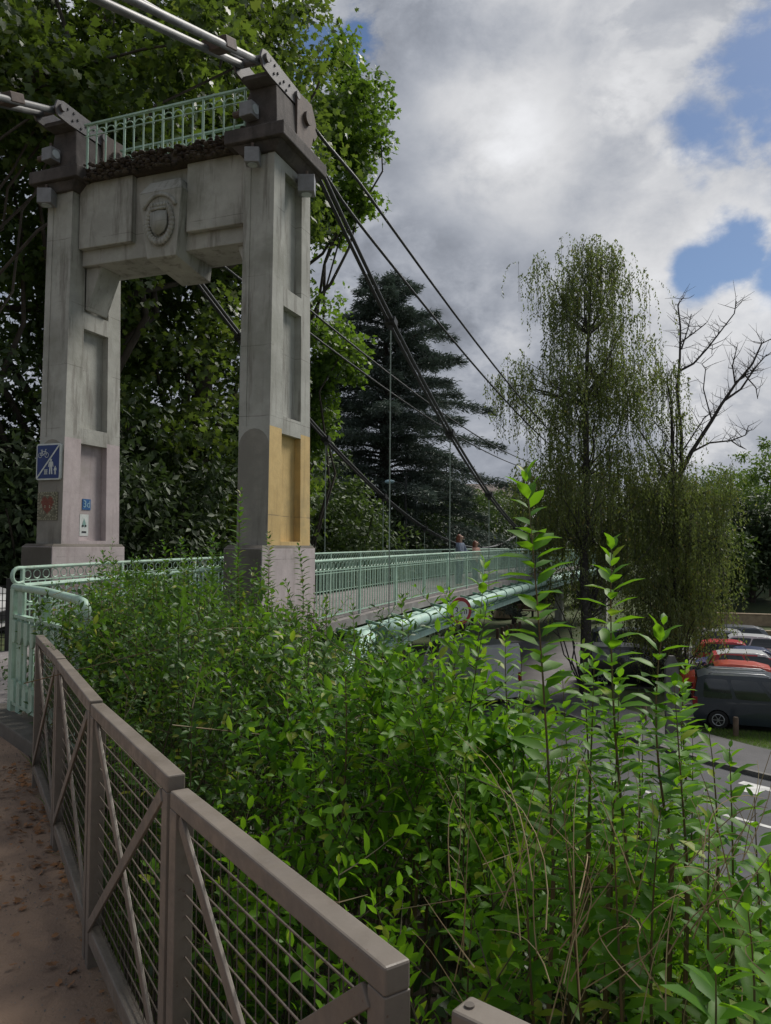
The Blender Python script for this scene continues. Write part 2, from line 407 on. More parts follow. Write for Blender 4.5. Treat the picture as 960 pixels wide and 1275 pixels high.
# leaf templates: x along the leaf, y across, z normal; unit length. all faces quads
T_DET = (np.array([[0, 0, 0], [.30, .20, .05], [.30, 0, 0], [.30, -.20, .05], [.66, .19, .03], [.66, 0, -.03], [.66, -.19, .03], [1, 0, -.12]], float),
         np.array([[0, 2, 1, 1], [0, 3, 2, 2], [1, 2, 5, 4], [2, 3, 6, 5], [4, 5, 7, 7], [5, 6, 7, 7]]))
T_DET_T = (T_DET[0], np.array([[0, 2, 1], [0, 3, 2], [1, 2, 5], [1, 5, 4], [2, 3, 6], [2, 6, 5], [4, 5, 7], [5, 6, 7]]))
T_SIM = (np.array([[0, 0, 0], [.45, .24, .06], [1, 0, -.05], [.45, -.24, .06]], float), np.array([[0, 2, 1], [0, 3, 2]]))
T_LOBE = (np.array([[0, 0, 0], [.18, .46, .05], [.48, .24, 0], [.62, .50, -.04], [.74, .18, 0], [1.05, 0, -.08], [.74, -.18, 0], [.62, -.50, -.04], [.48, -.24, 0], [.18, -.46, .05]], float),
          np.array([[0, 2, 1], [0, 8, 2], [0, 9, 8], [2, 4, 3], [2, 8, 6], [2, 6, 4], [8, 7, 6], [4, 6, 5]]))
T_STRIP = (np.array([[0, .06, 0], [1, .03, -.05], [1, -.03, -.05], [0, -.06, 0]], float), np.array([[0, 2, 1], [0, 3, 2]]))
def norm(a): return a/np.maximum(np.linalg.norm(a, axis=1, keepdims=True), 1e-9)
def leaves(P, Dr, N, S, T):
    P = np.asarray(P, float); X = norm(Dr); Z = N - X*np.sum(N*X, 1, keepdims=True); Z = norm(Z); Y = np.cross(Z, X)
    tv, tf = T; k = len(tv)
    V = P[:, None, :] + S[:, None, None]*(X[:, None, :]*tv[None, :, 0:1]+Y[:, None, :]*tv[None, :, 1:2]+Z[:, None, :]*tv[None, :, 2:3])
    F = tf[None]+(np.arange(len(P))*k)[:, None, None]
    return V.reshape(-1, 3), F.reshape(-1, tf.shape[1])

# ================================================================== THE SETTING
# ground sheet
def ground_sheet():
    def axis(lo, hi, c, fine, n):
        t = np.linspace(-1, 1, n); s_ = np.sinh(t*4.2)/np.sinh(4.2)
        return np.where(s_ < 0, c+s_*(c-lo), c+s_*(hi-c))
    xs = axis(-900, 900, 1, 0, 260); ys = axis(-500, 1600, 9, 0, 280)
    X, Y = np.meshgrid(xs, ys, indexing='ij'); Z = ground_z(X, Y)
    V = np.stack([X, Y, Z], -1).reshape(-1, 3); nx, ny = len(xs), len(ys)
    I = np.arange(nx*ny).reshape(nx, ny)
    F = np.stack([I[:-1, :-1], I[1:, :-1], I[1:, 1:], I[:-1, 1:]], -1).reshape(-1, 4)
    o = np_mesh('ground', V, F, M['grass'], smooth=True); tag(o, kind='structure')
ground_sheet()
SL = -4.5
def sheet(name, poly, z, m, zs=None, label=None):
    mb = MB(); mb.add([(p[0], p[1], z) for p in poly], [tuple(range(len(poly)))])
    o = mb.build(name, m); tag(o, kind='structure'); return o
def ribbon(name, pts, w0, w1, z, m, thick=0):   # offsets w0..w1 to the right of the direction of pts
    L_ = []; Rr = []
    for i, p in enumerate(pts):
        d = Vector(pts[min(i+1, len(pts)-1)])-Vector(pts[max(i-1, 0)]); d.normalize(); r_ = Vector((d.y, -d.x))
        L_.append(Vector(p)+r_*w0); Rr.append(Vector(p)+r_*w1)
    mb = MB(); n = len(pts)
    if thick:
        for i in range(n-1):
            q = [(L_[i].x, L_[i].y, z-.2), (Rr[i].x, Rr[i].y, z-.2), (Rr[i+1].x, Rr[i+1].y, z-.2), (L_[i+1].x, L_[i+1].y, z-.2)]
            mb.hexa(q+[(a, b, z+thick) for a, b, _ in q])
    else:
        mb.add([(p.x, p.y, z) for p in L_]+[(p.x, p.y, z) for p in Rr], [(n+i, n+i+1, i+1, i) for i in range(n-1)])
    return tag(mb.build(name, m), kind='structure')
def smooth_pts(P, k=6):
    out_ = []
    for i in range(len(P)-1):
        p0 = Vector(P[max(i-1, 0)]); p1 = Vector(P[i]); p2 = Vector(P[i+1]); p3 = Vector(P[min(i+2, len(P)-1)])
        for j in range(k):
            t = j/k; out_.append(tuple(.5*((2*p1)+(p2-p0)*t+(2*p0-5*p1+4*p2-p3)*t*t+(3*p1-p0-3*p2+p3)*t**3)))
    out_.append(tuple(P[-1])); return out_
street = smooth_pts([(30, -6), (24, 1), (18, 7), (12.5, 12.8), (7.7, 17.8), (5.0, 22), (2.6, 28), (-.5, 35), (-4, 43), (-9, 55), (-15, 70)])
ribbon('street', street, -3.5, 3.5, SL+.008, M['asph'])
ribbon('pavement', street[6:], 3.65, 6.2, SL+.09, M['pave'], thick=.004)
ribbon('kerb', street, 3.5, 3.65, SL, M['kerb'], thick=.13)
ribbon('kerb', street, -3.65, -3.5, SL, M['kerb'], thick=.13)
ribbon('near_pavement', street, -5.2, -3.65, SL+.09, M['pave'], thick=.004)
ribbon('road_marking', street[12:26], 2.55, 2.85, SL+.013, M['line'])
for k in range(7):
    i = 10+k*4; ribbon('road_marking', street[i:i+3], -.07, .07, SL+.013, M['line'])
# crossing bars beside the kerb
mb = MB()
for k in range(4):
    c = Vector((9.9+k*.55, 20.05-k*.62)); d = Vector((-.70, -.71)); r_ = Vector((.66, -.75))
    q = [c+d*.1-r_*.25, c+d*.1+r_*.25, c+d*.75+r_*.25, c+d*.75-r_*.25]
    mb.add([(p.x-.35, p.y-.15, SL+.014) for p in q], [(0, 1, 2, 3)])
tag(mb.build('crossing_marking', M['line']), kind='structure')
sheet('side_lane', [(1.2, 41.5), (3.6, 33.8), (7.0, 33.2), (14, 33.5), (22, 31.8), (23.5, 36), (17, 43), (17.5, 50), (10, 51), (4.5, 50)], SL+.005, M['asphlt'])
sheet('parking_lot', [tuple(B(a, o)[:2]) for a, o in [(28.8, .2), (28.8, 40), (54.5, 40), (54.5, .2)]], SL+.010, M['asphlt'])
# foot path on top of the bank
sf_pt = lambda s_, t_: (0.02+.863*s_-.505*t_, 1.15+.505*s_+.863*t_)   # s to the right of the fence, t along it
P1 = [sf_pt(.02, -8), sf_pt(.02, 4.6), tuple(B(5.2, -5.3)[:2]), tuple(B(5.2, -14)[:2]), tuple(B(-10, -14)[:2]), tuple(B(-14, -6)[:2])]
M['path'] = mat('brown_asphalt_path', (.33, .225, .155), (.21, .145, .105), 1.3, .95, .7, 70)
sheet('footpath', P1, .012, M['path'])
mb = MB(); mb.bar(Vector((-9, 8.2, .018)), Vector((-3.2, 9.0, .018)), .03, .004); tag(mb.build('path_joint', M['kerb']), kind='structure')
# soil strip under the hedge
mbs = MB()
tt = np.linspace(-3, 9, 40); ss_ = np.linspace(.03, 3.6, 16)
VV = np.array([[sf_pt(s_, t_)[0], sf_pt(s_, t_)[1], GZ(*sf_pt(s_, t_))+.02] for t_ in tt for s_ in ss_]); I = np.arange(len(VV)).reshape(len(tt), len(ss_))
FF = np.stack([I[:-1, :-1], I[:-1, 1:], I[1:, 1:], I[1:, :-1]], -1).reshape(-1, 4)
tag(np_mesh('soil_bed', VV, FF, M['dirt'], smooth=True), kind='structure')

# ================================================================== BRIDGE TOWER
A0b, A1b, A0t, A1t = 8.59, 9.80, 8.64, 9.68
ZB, ZT = 1.55, 6.70
def lin(a, b): return lambda z: a+(b-a)*(z-ZB)/(ZT-ZB)
fa0, fa1 = lin(A0b, A0t), lin(A1b, A1t)
pa0, pa1 = lin(8.93, 8.93), lin(9.50, 9.42)
def strip(mb, z0, z1, f0, f1, o0, o1, mi=0):
    mb.hexa([B(f0(z0), o0, z0), B(f0(z0), o1, z0), B(f1(z0), o1, z0), B(f1(z0), o0, z0),
             B(f0(z1), o0, z1), B(f0(z1), o1, z1), B(f1(z1), o1, z1), B(f1(z1), o0, z1)], mi)
tb = B(9.2, -6.67, 0)
tower = empty('bridge_tower', tb, 'tall pale concrete portal tower with two stained legs and carved keystone carrying the bridge cables', 'bridge tower')
panels = [(1.60, 3.02), (3.25, 4.72), (4.97, 6.52)]
def leg(oc, side_paint, portal_paint):
    mb = MB(); ow = .225; rc = .10; ZS = 3.08
    zs = [ZB, ZS, ZT]
    for k in range(2):
        z0, z1 = zs[k], zs[k+1]
        pm = side_paint if k == 0 else 0
        # core, portal faces belong to it
        strip(mb, z0, z1, lambda z: fa0(z)+.012, lambda z: fa1(z)-.012, oc-ow+rc, oc+ow-rc, portal_paint if k == 0 else 0)
        for sg in (-1, 1):
            o0, o1 = (oc+ow-rc, oc+ow) if sg > 0 else (oc-ow, oc-ow+rc)
            strip(mb, z0, z1, fa0, pa0, o0, o1, pm); strip(mb, z0, z1, pa1, fa1, o0, o1, pm)
        if k == 0:      # bare damp front face below, with its rounded upper edge
            strip(mb, z0, z1-.28, lambda z: fa0(z)-.004, fa0, oc-ow, oc+ow, portal_paint)
            P_ = [(oc-ow, z1-.28)]+[(oc+ow*math.cos(t), z1-.28+.25*math.sin(t)) for t in [math.pi-math.pi*i/10 for i in range(11)]][1:-1]+[(oc+ow, z1-.28)]
            n_ = len(P_); mb.add([B(fa0(z)-.004, o_, z) for o_, z in P_]+[B(fa0(z), o_, z) for o_, z in P_], [tuple(range(n_)), tuple(range(n_, 2*n_))[::-1]]+[(i, i+n_, (i+1) % n_+n_, (i+1) % n_) for i in range(n_)], portal_paint)
            for sg in (-1, 1):   # concrete behind the rounded patch
                pass
            strip(mb, z1-.28, z1, lambda z: fa0(z)-.002, fa0, oc-ow, oc+ow, 0)
    cuts = [ZB]+[z for p in panels for z in p]+[ZT]
    for i in range(0, len(cuts), 2):
        for sg in (-1, 1):
            o0, o1 = (oc+ow-rc, oc+ow) if sg > 0 else (oc-ow, oc-ow+rc)
            strip(mb, cuts[i], cuts[i+1], pa0, pa1, o0, o1, side_paint if cuts[i+1] <= 3.1 else 0)
    # painted recess backs
    for sg in (-1, 1):
        o0, o1 = (oc+ow-rc, oc+ow-rc+.006) if sg > 0 else (oc-ow+rc-.006, oc-ow+rc)
        strip(mb, 1.60, 3.02, lambda z: pa0(z)+.001, lambda z: pa1(z)-.001, o0, o1, side_paint)
    return mb
OR, OLc = -5.025, -8.325
leg_r = leg(OR, 1, 2).build('leg', [M['conc'], M['yellow'], M['damp']], tower, bevel=.012); leg_r['label'] = 'tower leg with ochre yellow lower panel'
leg_l = leg(OLc, 1, 2).build('leg', [M['conc'], M['pink'], M['damp']], tower, bevel=.012); leg_l['label'] = 'tower leg carrying the blue sign'
for oc in (OR, OLc):
    mb = MB()
    mb.hexa([B(8.33, oc-.30, -2.5), B(8.33, oc+.30, -2.5), B(9.93, oc+.30, -2.5), B(9.93, oc-.30, -2.5), B(8.37, oc-.275, 1.51), B(8.37, oc+.275, 1.51), B(9.87, oc+.275, 1.51), B(9.87, oc-.275, 1.51)], 0)
    mb.hexa([B(8.37, oc-.275, 1.51), B(8.37, oc+.275, 1.51), B(9.87, oc+.275, 1.51), B(9.87, oc-.275, 1.51), B(8.42, oc-.25, 1.55), B(8.42, oc+.25, 1.55), B(9.84, oc+.25, 1.55), B(9.84, oc-.25, 1.55)], 1)
    # portal-facing side is bare damp concrete
    mb.hexa([B(8.318, oc-.27, -2.5), B(8.318, oc+.27, -2.5), B(8.33, oc+.27, -2.5), B(8.33, oc-.27, -2.5), B(8.355, oc-.26, 1.505), B(8.355, oc+.262, 1.505), B(8.37, oc+.262, 1.505), B(8.37, oc-.26, 1.505)], 1)
    mb.build('plinth', [M['pink'], M['plinthdark']], tower, bevel=.012)
    # cap with two mouldings
    mb = MB()
    c0 = [(8.72, 9.80, .25, 6.60), (8.60, 9.86, .36, 6.70)]
    mb.hexa([B(8.60, oc-.25, 6.66), B(8.60, oc+.25, 6.66), B(9.72, oc+.25, 6.66), B(9.72, oc-.25, 6.66), B(8.53, oc-.37, 6.78), B(8.53, oc+.37, 6.78), B(9.74, oc+.37, 6.78), B(9.74, oc-.37, 6.78)])
    mb.bbox(8.47, 9.78, oc-.44, oc+.44, 6.78, 6.96)
    mb.hexa([B(8.47, oc-.44, 6.96), B(8.47, oc+.44, 6.96), B(9.78, oc+.44, 6.96), B(9.78, oc-.44, 6.96), B(8.62, oc-.30, 7.03), B(8.62, oc+.30, 7.03), B(9.70, oc+.30, 7.03), B(9.70, oc-.30, 7.03)])
    mb.build('cap', M['conc_dark'], tower, bevel=.015)
    mb = MB()
    mb.hexa([B(8.66, oc-.24, 7.03), B(8.66, oc+.24, 7.03), B(9.60, oc+.24, 7.03), B(9.60, oc-.24, 7.03), B(8.70, oc-.20, 7.60), B(8.70, oc+.20, 7.60), B(9.42, oc+.20, 7.60), B(9.42, oc-.20, 7.60)])
    mb.build('pedestal', M['conc_dark'], tower, bevel=.012)
    # saddle: two riveted side plates, pins, sockets
    mb = MB()
    prof = [(8.34, 7.62), (8.28, 7.72), (8.32, 7.84), (8.44, 7.88), (9.30, 7.86), (9.52, 7.80), (9.58, 7.68), (9.40, 7.63), (8.55, 7.60)]
    for so_ in (-.21, .18):
        f = [B(a, oc+so_, z) for a, z in prof]; g = [B(a, oc+so_+.03, z) for a, z in prof]; n = len(prof)
        mb.add(f+g, [tuple(range(n)), tuple(range(n, 2*n))[::-1]]+[(i, i+n, (i+1) % n+n, (i+1) % n) for i in range(n)])
    mb.bbox(8.50, 9.5, oc-.18, oc+.18, 7.601, 7.66)
    for a, z in [(8.40, 7.76), (9.25, 7.75)]:
        mb.tube([B(a, oc-.24, z), B(a, oc+.25, z)], .055, 12)
    sdl = mb.build('saddle', M['plate'], tower, bevel=.004)
    for a, z in [(8.52, 7.81), (8.62, 7.69), (8.72, 7.75), (8.79, 7.66), (8.89, 7.74), (8.96, 7.66), (9.05, 7.78), (9.40, 7.75), (9.46, 7.70), (8.64, 7.81)]:
        for so_ in (-.215, .215):
            bl = MB(); bl.disc(B(a, oc+so_, z), B(0, 1), .017, .02, 8); bl.build('rivet', M['bolt'], sdl)
    # pentagonal anchor bracket with round boss towards the span
    mb = MB()
    prof = [(9.22, 7.80), (9.66, 7.84), (9.82, 7.62), (9.66, 7.20), (9.42, 7.03), (9.22, 7.10)]
    for so_ in (-.25, .21):
        f = [B(a, oc+so_, z) for a, z in prof]; g = [B(a, oc+so_+.035, z) for a, z in prof]; n = len(prof)
        mb.add(f+g, [tuple(range(n)), tuple(range(n, 2*n))[::-1]]+[(i, i+n, (i+1) % n+n, (i+1) % n) for i in range(n)])
    for z in (7.55,): mb.tube([B(9.50, oc-.28, z), B(9.50, oc+.29, z)], .095, 18)
    mb.bar(B(9.62, oc, 7.74), B(9.95, oc, 7.50), .36, .16)
    mb.bbox(9.25, 9.70, oc-.21, oc+.21, 7.031, 7.08)
    mb.build('anchor_bracket', M['rusty'], tower, bevel=.004)
# cross beam between the legs
mb = MB()
i0, i1 = OLc+.225, OR-.225
mb.bbox(8.86, 9.55, i0, i1, 5.62, 6.80)
mb.bbox(8.76, 8.86, i0+.02, i0+.95, 5.84, 6.80)
mb.bbox(8.76, 8.86, i1-.98, i1-.02, 5.84, 6.80)
mb.build('cross_beam', M['conc'], tower, bevel=.012)
mb = MB(); mb.bbox(8.68, 9.70, i0-.02, i1+.02, 6.80, 6.95, 0)
# crumbling mossy lip of the top slab: clumps of uneven size
for k in range(520):
    o_ = random.uniform(i0, i1); r0_ = random.uniform(.014, .045)
    mb.sphere(B(8.665+random.uniform(-.02, .03), o_, random.choice((6.82, 6.87, 6.94, 6.98))+random.gauss(0, .03)), r0_, 6, 4, sc=(1.3, random.uniform(1.0, 2.2), random.uniform(.35, .8)))
mb.build('top_slab', M['beamtop'], tower)
# haunches under the beam against both legs
for s_, o_ in ((1, i0), (-1, i1)):
    mb = MB(); mb.hexa([B(8.95, o_, 5.0), B(8.95, o_+s_*.03, 5.0), B(9.38, o_+s_*.03, 5.0), B(9.38, o_, 5.0), B(8.95, o_, 5.62), B(8.95, o_+s_*.28, 5.62), B(9.38, o_+s_*.28, 5.62), B(9.38, o_, 5.62)])
    mb.build('haunch', M['conc'], tower, bevel=.008)
# keystone with carved crest
oc = -6.545
mb = MB()
mb.hexa([B(8.66, oc-.25, 5.50), B(8.66, oc+.23, 5.50), B(9.50, oc+.23, 5.38), B(9.50, oc-.25, 5.38), B(8.60, oc-.36, 6.40), B(8.60, oc+.34, 6.40), B(9.5, oc+.34, 6.40), B(9.5, oc-.36, 6.40)])
mb.hexa([B(8.60, oc-.36, 6.40), B(8.60, oc+.34, 6.40), B(8.86, oc+.34, 6.40), B(8.86, oc-.36, 6.40), B(8.72, oc-.26, 6.60), B(8.72, oc+.24, 6.60), B(8.86, oc+.24, 6.60), B(8.86, oc-.26, 6.60)])
ks = mb.build('keystone', M['conc'], tower, bevel=.012)
mb = MB(); fx = lambda o_, z, d=0: B(8.605-d+.03*(6.4-z-.2), oc-.01+o_*.86, z+.22)
for k in range(24):     # laurel wreath, open at the top
    t = R(-235+290*k/23); cx_, cz_ = .235*math.cos(t), .27*math.sin(t)
    mb.sphere(fx(cx_, 5.74+cz_, .015), .042, 6, 5, sc=(1, .6, 1.2)); mb.sphere(fx(cx_*.86, 5.74+cz_*.86, .01), .026, 6, 4)
sh = [(-.13, .14), (-.13, -.04), (-.09, -.13), (0, -.18), (.09, -.13), (.13, -.04), (.13, .14), (0, .16)]
mb.prism([(p[0], p[1]) for p in sh], fx(0, 5.74, 0), B(0, 1), (0, 0, 1), -.045 if False else .045)
mb.add([], [])
for k in range(5): mb.bar(fx(-.12+.06*k, 5.94, .02), fx(-.12+.06*k, 6.0, .02), .04, .06)
mb.bar(fx(-.15, 5.925, .02), fx(.15, 5.925, .02), .06, .04)
arc = [fx(.34*math.sin(t), 5.80+.34*math.cos(t)*.95, .012) for t in [R(-62+124*i/12) for i in range(13)]]
mb.tube(arc, .028, 6)
mb.build('carved_crest', M['conc'], ks, smooth=True)
# balustrade along the top of the portal
bal = MB(); n = 17
for side_a in (8.80, 9.58):
    z0, z1 = 6.95, 7.70
    bal.bar(B(side_a, i0+.05, z1), B(side_a, i1-.02, z1), .05, .025); bal.bar(B(side_a, i0+.05, z0+.06), B(side_a, i1-.02, z0+.06), .03, .015)
    bal.bar(B(side_a, i0+.05, z1-.17), B(side_a, i1-.02, z1-.17), .02, .012)
    for k in range(n):
        o_ = i0+.1+(i1-i0-.2)*k/(n-1); r_ = .018 if k % 4 == 0 else .012
        bal.tube([B(side_a, o_, z0-.01), B(side_a, o_, z1)], r_, 6)
        if k < n-1:
            dd = (i1-i0-.2)/(n-1)
            bal.tube([B(side_a, o_+dd/2+dd/2*math.cos(t), z1-.17+.09*math.sin(t)) for t in [math.pi*i/6 for i in range(7)]], .008, 5)
        bal.sphere(B(side_a, o_, z1-.19), .022, 6, 4)
bal.build('balustrade', M['green'], tower)

# far tower at the other end of the span, mostly behind the birch
tb2 = B(61, -6.67, SL)
far_t = empty('bridge_tower', tb2, 'distant concrete tower at the far end of the footbridge behind the birch', 'bridge tower')
for oc_ in (OR, OLc):
    mb = MB(); mb.hexa([B(60.3, oc_-.28, SL), B(60.3, oc_+.28, SL), B(61.7, oc_+.28, SL), B(61.7, oc_-.28, SL), B(60.5, oc_-.2, 6.6), B(60.5, oc_+.2, 6.6), B(61.5, oc_+.2, 6.6), B(61.5, oc_-.2, 6.6)])
    mb.bbox(60.3, 61.7, oc_-.4, oc_+.4, 6.6, 6.85); mb.bbox(60.5, 61.5, oc_-.2, oc_+.2, 6.85, 7.5); mb.build('leg', M['conc'], far_t, bevel=.01)
mb = MB(); mb.bbox(60.6, 61.4, i0, i1, 5.4, 6.5); mb.build('cross_beam', M['conc'], far_t, bevel=.01)

# ================================================================== FOOTBRIDGE
AM, HS = 34.8, 30.0
def smst(lo, hi, x):
    t = min(1, max(0, (x-lo)/(hi-lo))); return t*t*(3-2*t)
zd = lambda a: .20+.25*(1-((a-AM)/HS)**2)-.15*(1-smst(5, 10, a))
rh = lambda a: 1.0+.12*(1-smst(5, 10, a))
ctop = 9.72
def zc(a): return 1.50+.0097*(AM-a)**2
bridge = empty('suspension_footbridge', B(9.9, -6.67, 0), 'long pale green suspension footbridge arching slightly over the street', 'footbridge')
deck = MB(); st = [5.25+i*(64.3-5.25)/60 for i in range(61)]
for i in range(60):
    a0, a1 = st[i], st[i+1]
    q = lambda a, o_, dz: B(a, o_, zd(a)+dz)
    deck.hexa([q(a0, -8.05, -.16), q(a0, -5.22, -.16), q(a1, -5.22, -.16), q(a1, -8.05, -.16), q(a0, -8.05, 0), q(a0, -5.22, 0), q(a1, -5.22, 0), q(a1, -8.05, 0)])
deck.build('deck', M['deckedge'], bridge)
NR, FR = -5.36, -7.93
def railing(o_, astart, aend, name):
    na = int(round((aend-astart)/1.95)); da = (aend-astart)/na
    for k in range(na):
        a0 = astart+k*da; a1 = a0+da; mb = MB()
        q = lambda a, z: B(a, o_, zd(a)+z)
        h0, h1 = rh(a0), rh(a1)
        mb.tube([q(a0, h0), q(a1, h1)], .024, 8)
        mb.bar(q(a0, h0-.165), q(a1, h1-.165), .025, .016); mb.bar(q(a0, h0-.21), q(a1, h1-.21), .016, .012); mb.bar(q(a0, .08), q(a1, .08), .025, .02)
        mb.bar(q(a0, 0), q(a0, h0), .04, .04, up=B(1, 0))
        nb = 15
        for j in range(1, nb):
            a = a0+da*j/nb
            mb.bar(q(a, .07), q(a, rh(a)-.165), .015, .015, up=B(1, 0))
        if a0 < 26:
            nr = 12
            for j in range(nr):
                a = a0+da*(j+.5)/nr; mb.ring(q(a, rh(a)-.09), B(0, 1), .058, .008, 12, 4)
        mb.build('railing_panel', M['green'], bridge)
railing(NR, 5.25, 63.5, 'near'); railing(FR, 7.75, 63.5, 'far')
# scroll at the start of the far rail
mb = MB(); cz = zd(7.75)+rh(7.75)-.10
mb.tube([B(7.75, FR, cz+.10)]+[B(7.68-.10*math.sin(t), FR, cz+.10*math.cos(t)) for t in [R(x) for x in range(0, 250, 25)]], .026, 8)
mb.build('rail_scroll', M['green'], bridge, smooth=True)
# edge girder: channel beams, transverse ribs, bracing
for o_ in (-5.12, -8.15):
    g = MB()
    for i in range(7, 60):
        a0, a1 = st[i], st[i+1]; q = lambda a, oo, dz: B(a, oo, zd(a)+dz)
        for (dz0, dz1, ow) in ((-.24, -.20, .09), (-.70, -.57, .17)):
            g.hexa([q(a0, o_-ow, dz0), q(a0, o_+ow, dz0), q(a1, o_+ow, dz0), q(a1, o_-ow, dz0), q(a0, o_-ow, dz1), q(a0, o_+ow, dz1), q(a1, o_+ow, dz1), q(a1, o_-ow, dz1)], 1)
        g.hexa([q(a0, o_-.01, -.57), q(a0, o_+.01, -.57), q(a1, o_+.01, -.57), q(a1, o_-.01, -.57), q(a0, o_-.01, -.24), q(a0, o_+.01, -.24), q(a1, o_+.01, -.24), q(a1, o_-.01, -.24)], 0)
        g.hexa([q(a0, o_-.07, -.565), q(a0, o_+.07, -.565), q(a0+.03, o_+.07, -.565), q(a0+.03, o_-.07, -.565), q(a0, o_-.07, -.245), q(a0, o_+.07, -.245), q(a0+.03, o_+.07, -.245), q(a0+.03, o_-.07, -.245)], 1)
    g.build('girder', [M['girder'], M['pipe']], bridge)
g = MB()
for k in range(26):
    a = 11+k*2.08; g.bar(B(a, -8.0, zd(a)-.40), B(a, -5.2, zd(a)-.40), .08, .28)
    a2 = a+2.08; g.bar(B(a, -8.0, zd(a)-.56), B(a2, -5.2, zd(a2)-.56), .05, .05); g.bar(B(a, -5.2, zd(a)-.5), B(a2, -8.0, zd(a2)-.5), .05, .05)
g.build('cross_bracing', M['girder'], bridge)
# pipe hung outside the near girder, with collars
mb = MB(); mb.tube([B(a, -4.86, zd(a)-.30) for a in st[8:60]], .125, 16); pp = mb.build('service_pipe', M['pipe'], bridge, smooth=True)
mb = MB(); mb.tube([B(9.3, -4.45, -.85), B(10.2, -4.5, -.62), B(11.2, -4.75, -.25), B(12.2, -4.86, zd(12.2)-.30)], .135, 14)
mb.build('pipe_bend', M['pipe'], pp, smooth=True)
for k in range(38):
    mb = MB()
    a = 11.5+k*1.3; q = B(a, -4.86, zd(a)-.30)
    mb.disc(q, B(1, 0), .145, .05, 14); mb.bar(q+Vector((0, 0, .14)), B(a, -5.14, zd(a)-.1), .05, .05)
    mb.build('pipe_bracket', M['girder'], pp)
# main cables (a pair each side), with cable bands and hangers
bands = [AM-30+ (8.67-4.47)*k for k in range(0, 15)]
hang_a = [13.66+4.2*k for k in range(11)]
for oc_, nm in ((OR, 'near'), (OLc, 'far')):
    for dq in (-.045, .045):
        mb = MB(); aa = np.linspace(ctop, 2*AM-ctop, 60)
        mb.tube([B(9.62, oc_+dq, 7.50)]+[B(a, oc_+dq, zc(a)) for a in aa[1:-1]], .033, 8)
        mb.build('main_cable', M['cable'], bridge, smooth=True)
    for dq in (-.13, .13):
        mb = MB(); aa = np.concatenate([[9.9, 10.4, 11, 11.6, 12.2], np.linspace(13, 60.2, 22)])
        z_ = lambda a, dz=(.16 if dq > 0 else -.20): 6.35+1.35*((a-36)/26.2)**2+dz*smst(9.8, 12, a)
        mb.tube([B(a, oc_+dq, z_(a)) for a in aa], .026, 8)
        mb.build('stay_cable', M['cable'], bridge, smooth=True)
    for a in hang_a:
        mb = MB(); zt = zc(a); ob = oc_
        mb.tube([B(a, ob, zd(a)-.35), B(a, ob, zt-.09)], .014, 6)
        h = mb.build('hanger_rod', M['hanger'], bridge)
        mb = MB(); s1 = 2*.0097*(a-AM); d = (B(1, 0, s1)).normalized(); c = B(a, oc_, zt)
        mb.bar(c-d*.09, c+d*.09, .21, .13); mb.bar(c+Vector((0, 0, -.06)), c+Vector((0, 0, -.16)), .05, .09)
        mb.build('cable_band', M['bolt'], h)
    # back stays towards the anchorage behind the viewer
    for dq, dz in ((-.12, 0), (.12, 0), (-.12, .22)):
        mb = MB(); mb.tube([B(8.36, oc_+dq, 7.72+dz*.4), B(6, oc_+dq, 6.88+dz), B(-10, oc_+dq, 1.2+dz)], .045 if dz == 0 else .028, 10)
        mb.build('back_stay', M['backstay'], bridge, smooth=True)
    mb = MB(); mb.bar(B(7.55, oc_, 7.47), B(7.78, oc_, 7.55), .34, .13); mb.build('stay_clamp', M['rusty'], bridge, bevel=.01)

# end return of the near rail: flat slats with rounded tabs on a kerb block
pA = Vector((-3.20, 6.70, 0)); pB = Vector((-2.14, 5.46, 0)); d = (pB-pA).normalized(); nn = Vector((-d.y, d.x, 0)); Lp = (pB-pA).length
ret = empty('end_railing', pA, 'pale green end railing of flat slats with rounded tabs turning back from the bridge', 'railing')
mb = MB(); zz = lambda p, z: Vector((p.x, p.y, z))
mb.bar(zz(pA, .10), zz(pA, 1.16), .07, .10, up=d); mb.build('post', M['green'], ret, bevel=.004)
mb = MB(); mb.bar(zz(pB, .05), zz(pB, 1.08), .07, .16, up=d); mb.build('post', M['green'], ret, bevel=.004)
mb = MB(); mb.bar(zz(pA, .10)+d*.16, zz(pA, 1.14)+d*.16, .02, .13, up=d); mb.build('infill_plate', M['green'], ret)
mb = MB(); pts = [zz(pA, 1.17)-d*.05, zz(pA+d*(Lp*.5), 1.175), zz(pB, 1.15)-d*.05]+[zz(pB, 1.15)+d*(.16*math.sin(t)-.02)+Vector((0, 0, -.18+.18*math.cos(t))) for t in [R(20), R(45), R(70), R(90)]]+[zz(pB, .84)+d*.14]
mb.tube(pts, .032, 10); mb.build('handrail', M['green'], ret, smooth=True)
mb = MB(); mb.bar(zz(pA, .93)+d*.03, zz(pB, .93)-d*.03, .05, .03); mb.build('cross_rail', M['green'], ret, bevel=.003)
mb = MB(); mb.bar(zz(pA, .19)+d*.03, zz(pB, .19)-d*.03, .05, .03); mb.build('cross_rail', M['green'], ret, bevel=.003)
mb = MB(); mb.bar(zz(pA+d*.8, .945), zz(pA+d*.8, 1.13), .07, .07, up=d); mb.build('strut', M['green'], ret, bevel=.003)
mb = MB()
for k in range(9):
    c = pA+d*(.14+k*(Lp-.28)/8)
    mb.bar(zz(c, .20), zz(c, .92), .075, .010, up=nn)
    for zc_, sg in ((.90, -1), (.22, 1)):
        poly = [(-.05, 0), (-.05, sg*.13), (-.035, sg*.175), (0, sg*.19), (.035, sg*.175), (.05, sg*.13), (.05, 0)]
        if sg > 0: poly = poly[::-1]
        mb.prism(poly, zz(c, zc_)-nn*.030, d, (0, 0, 1), .02)
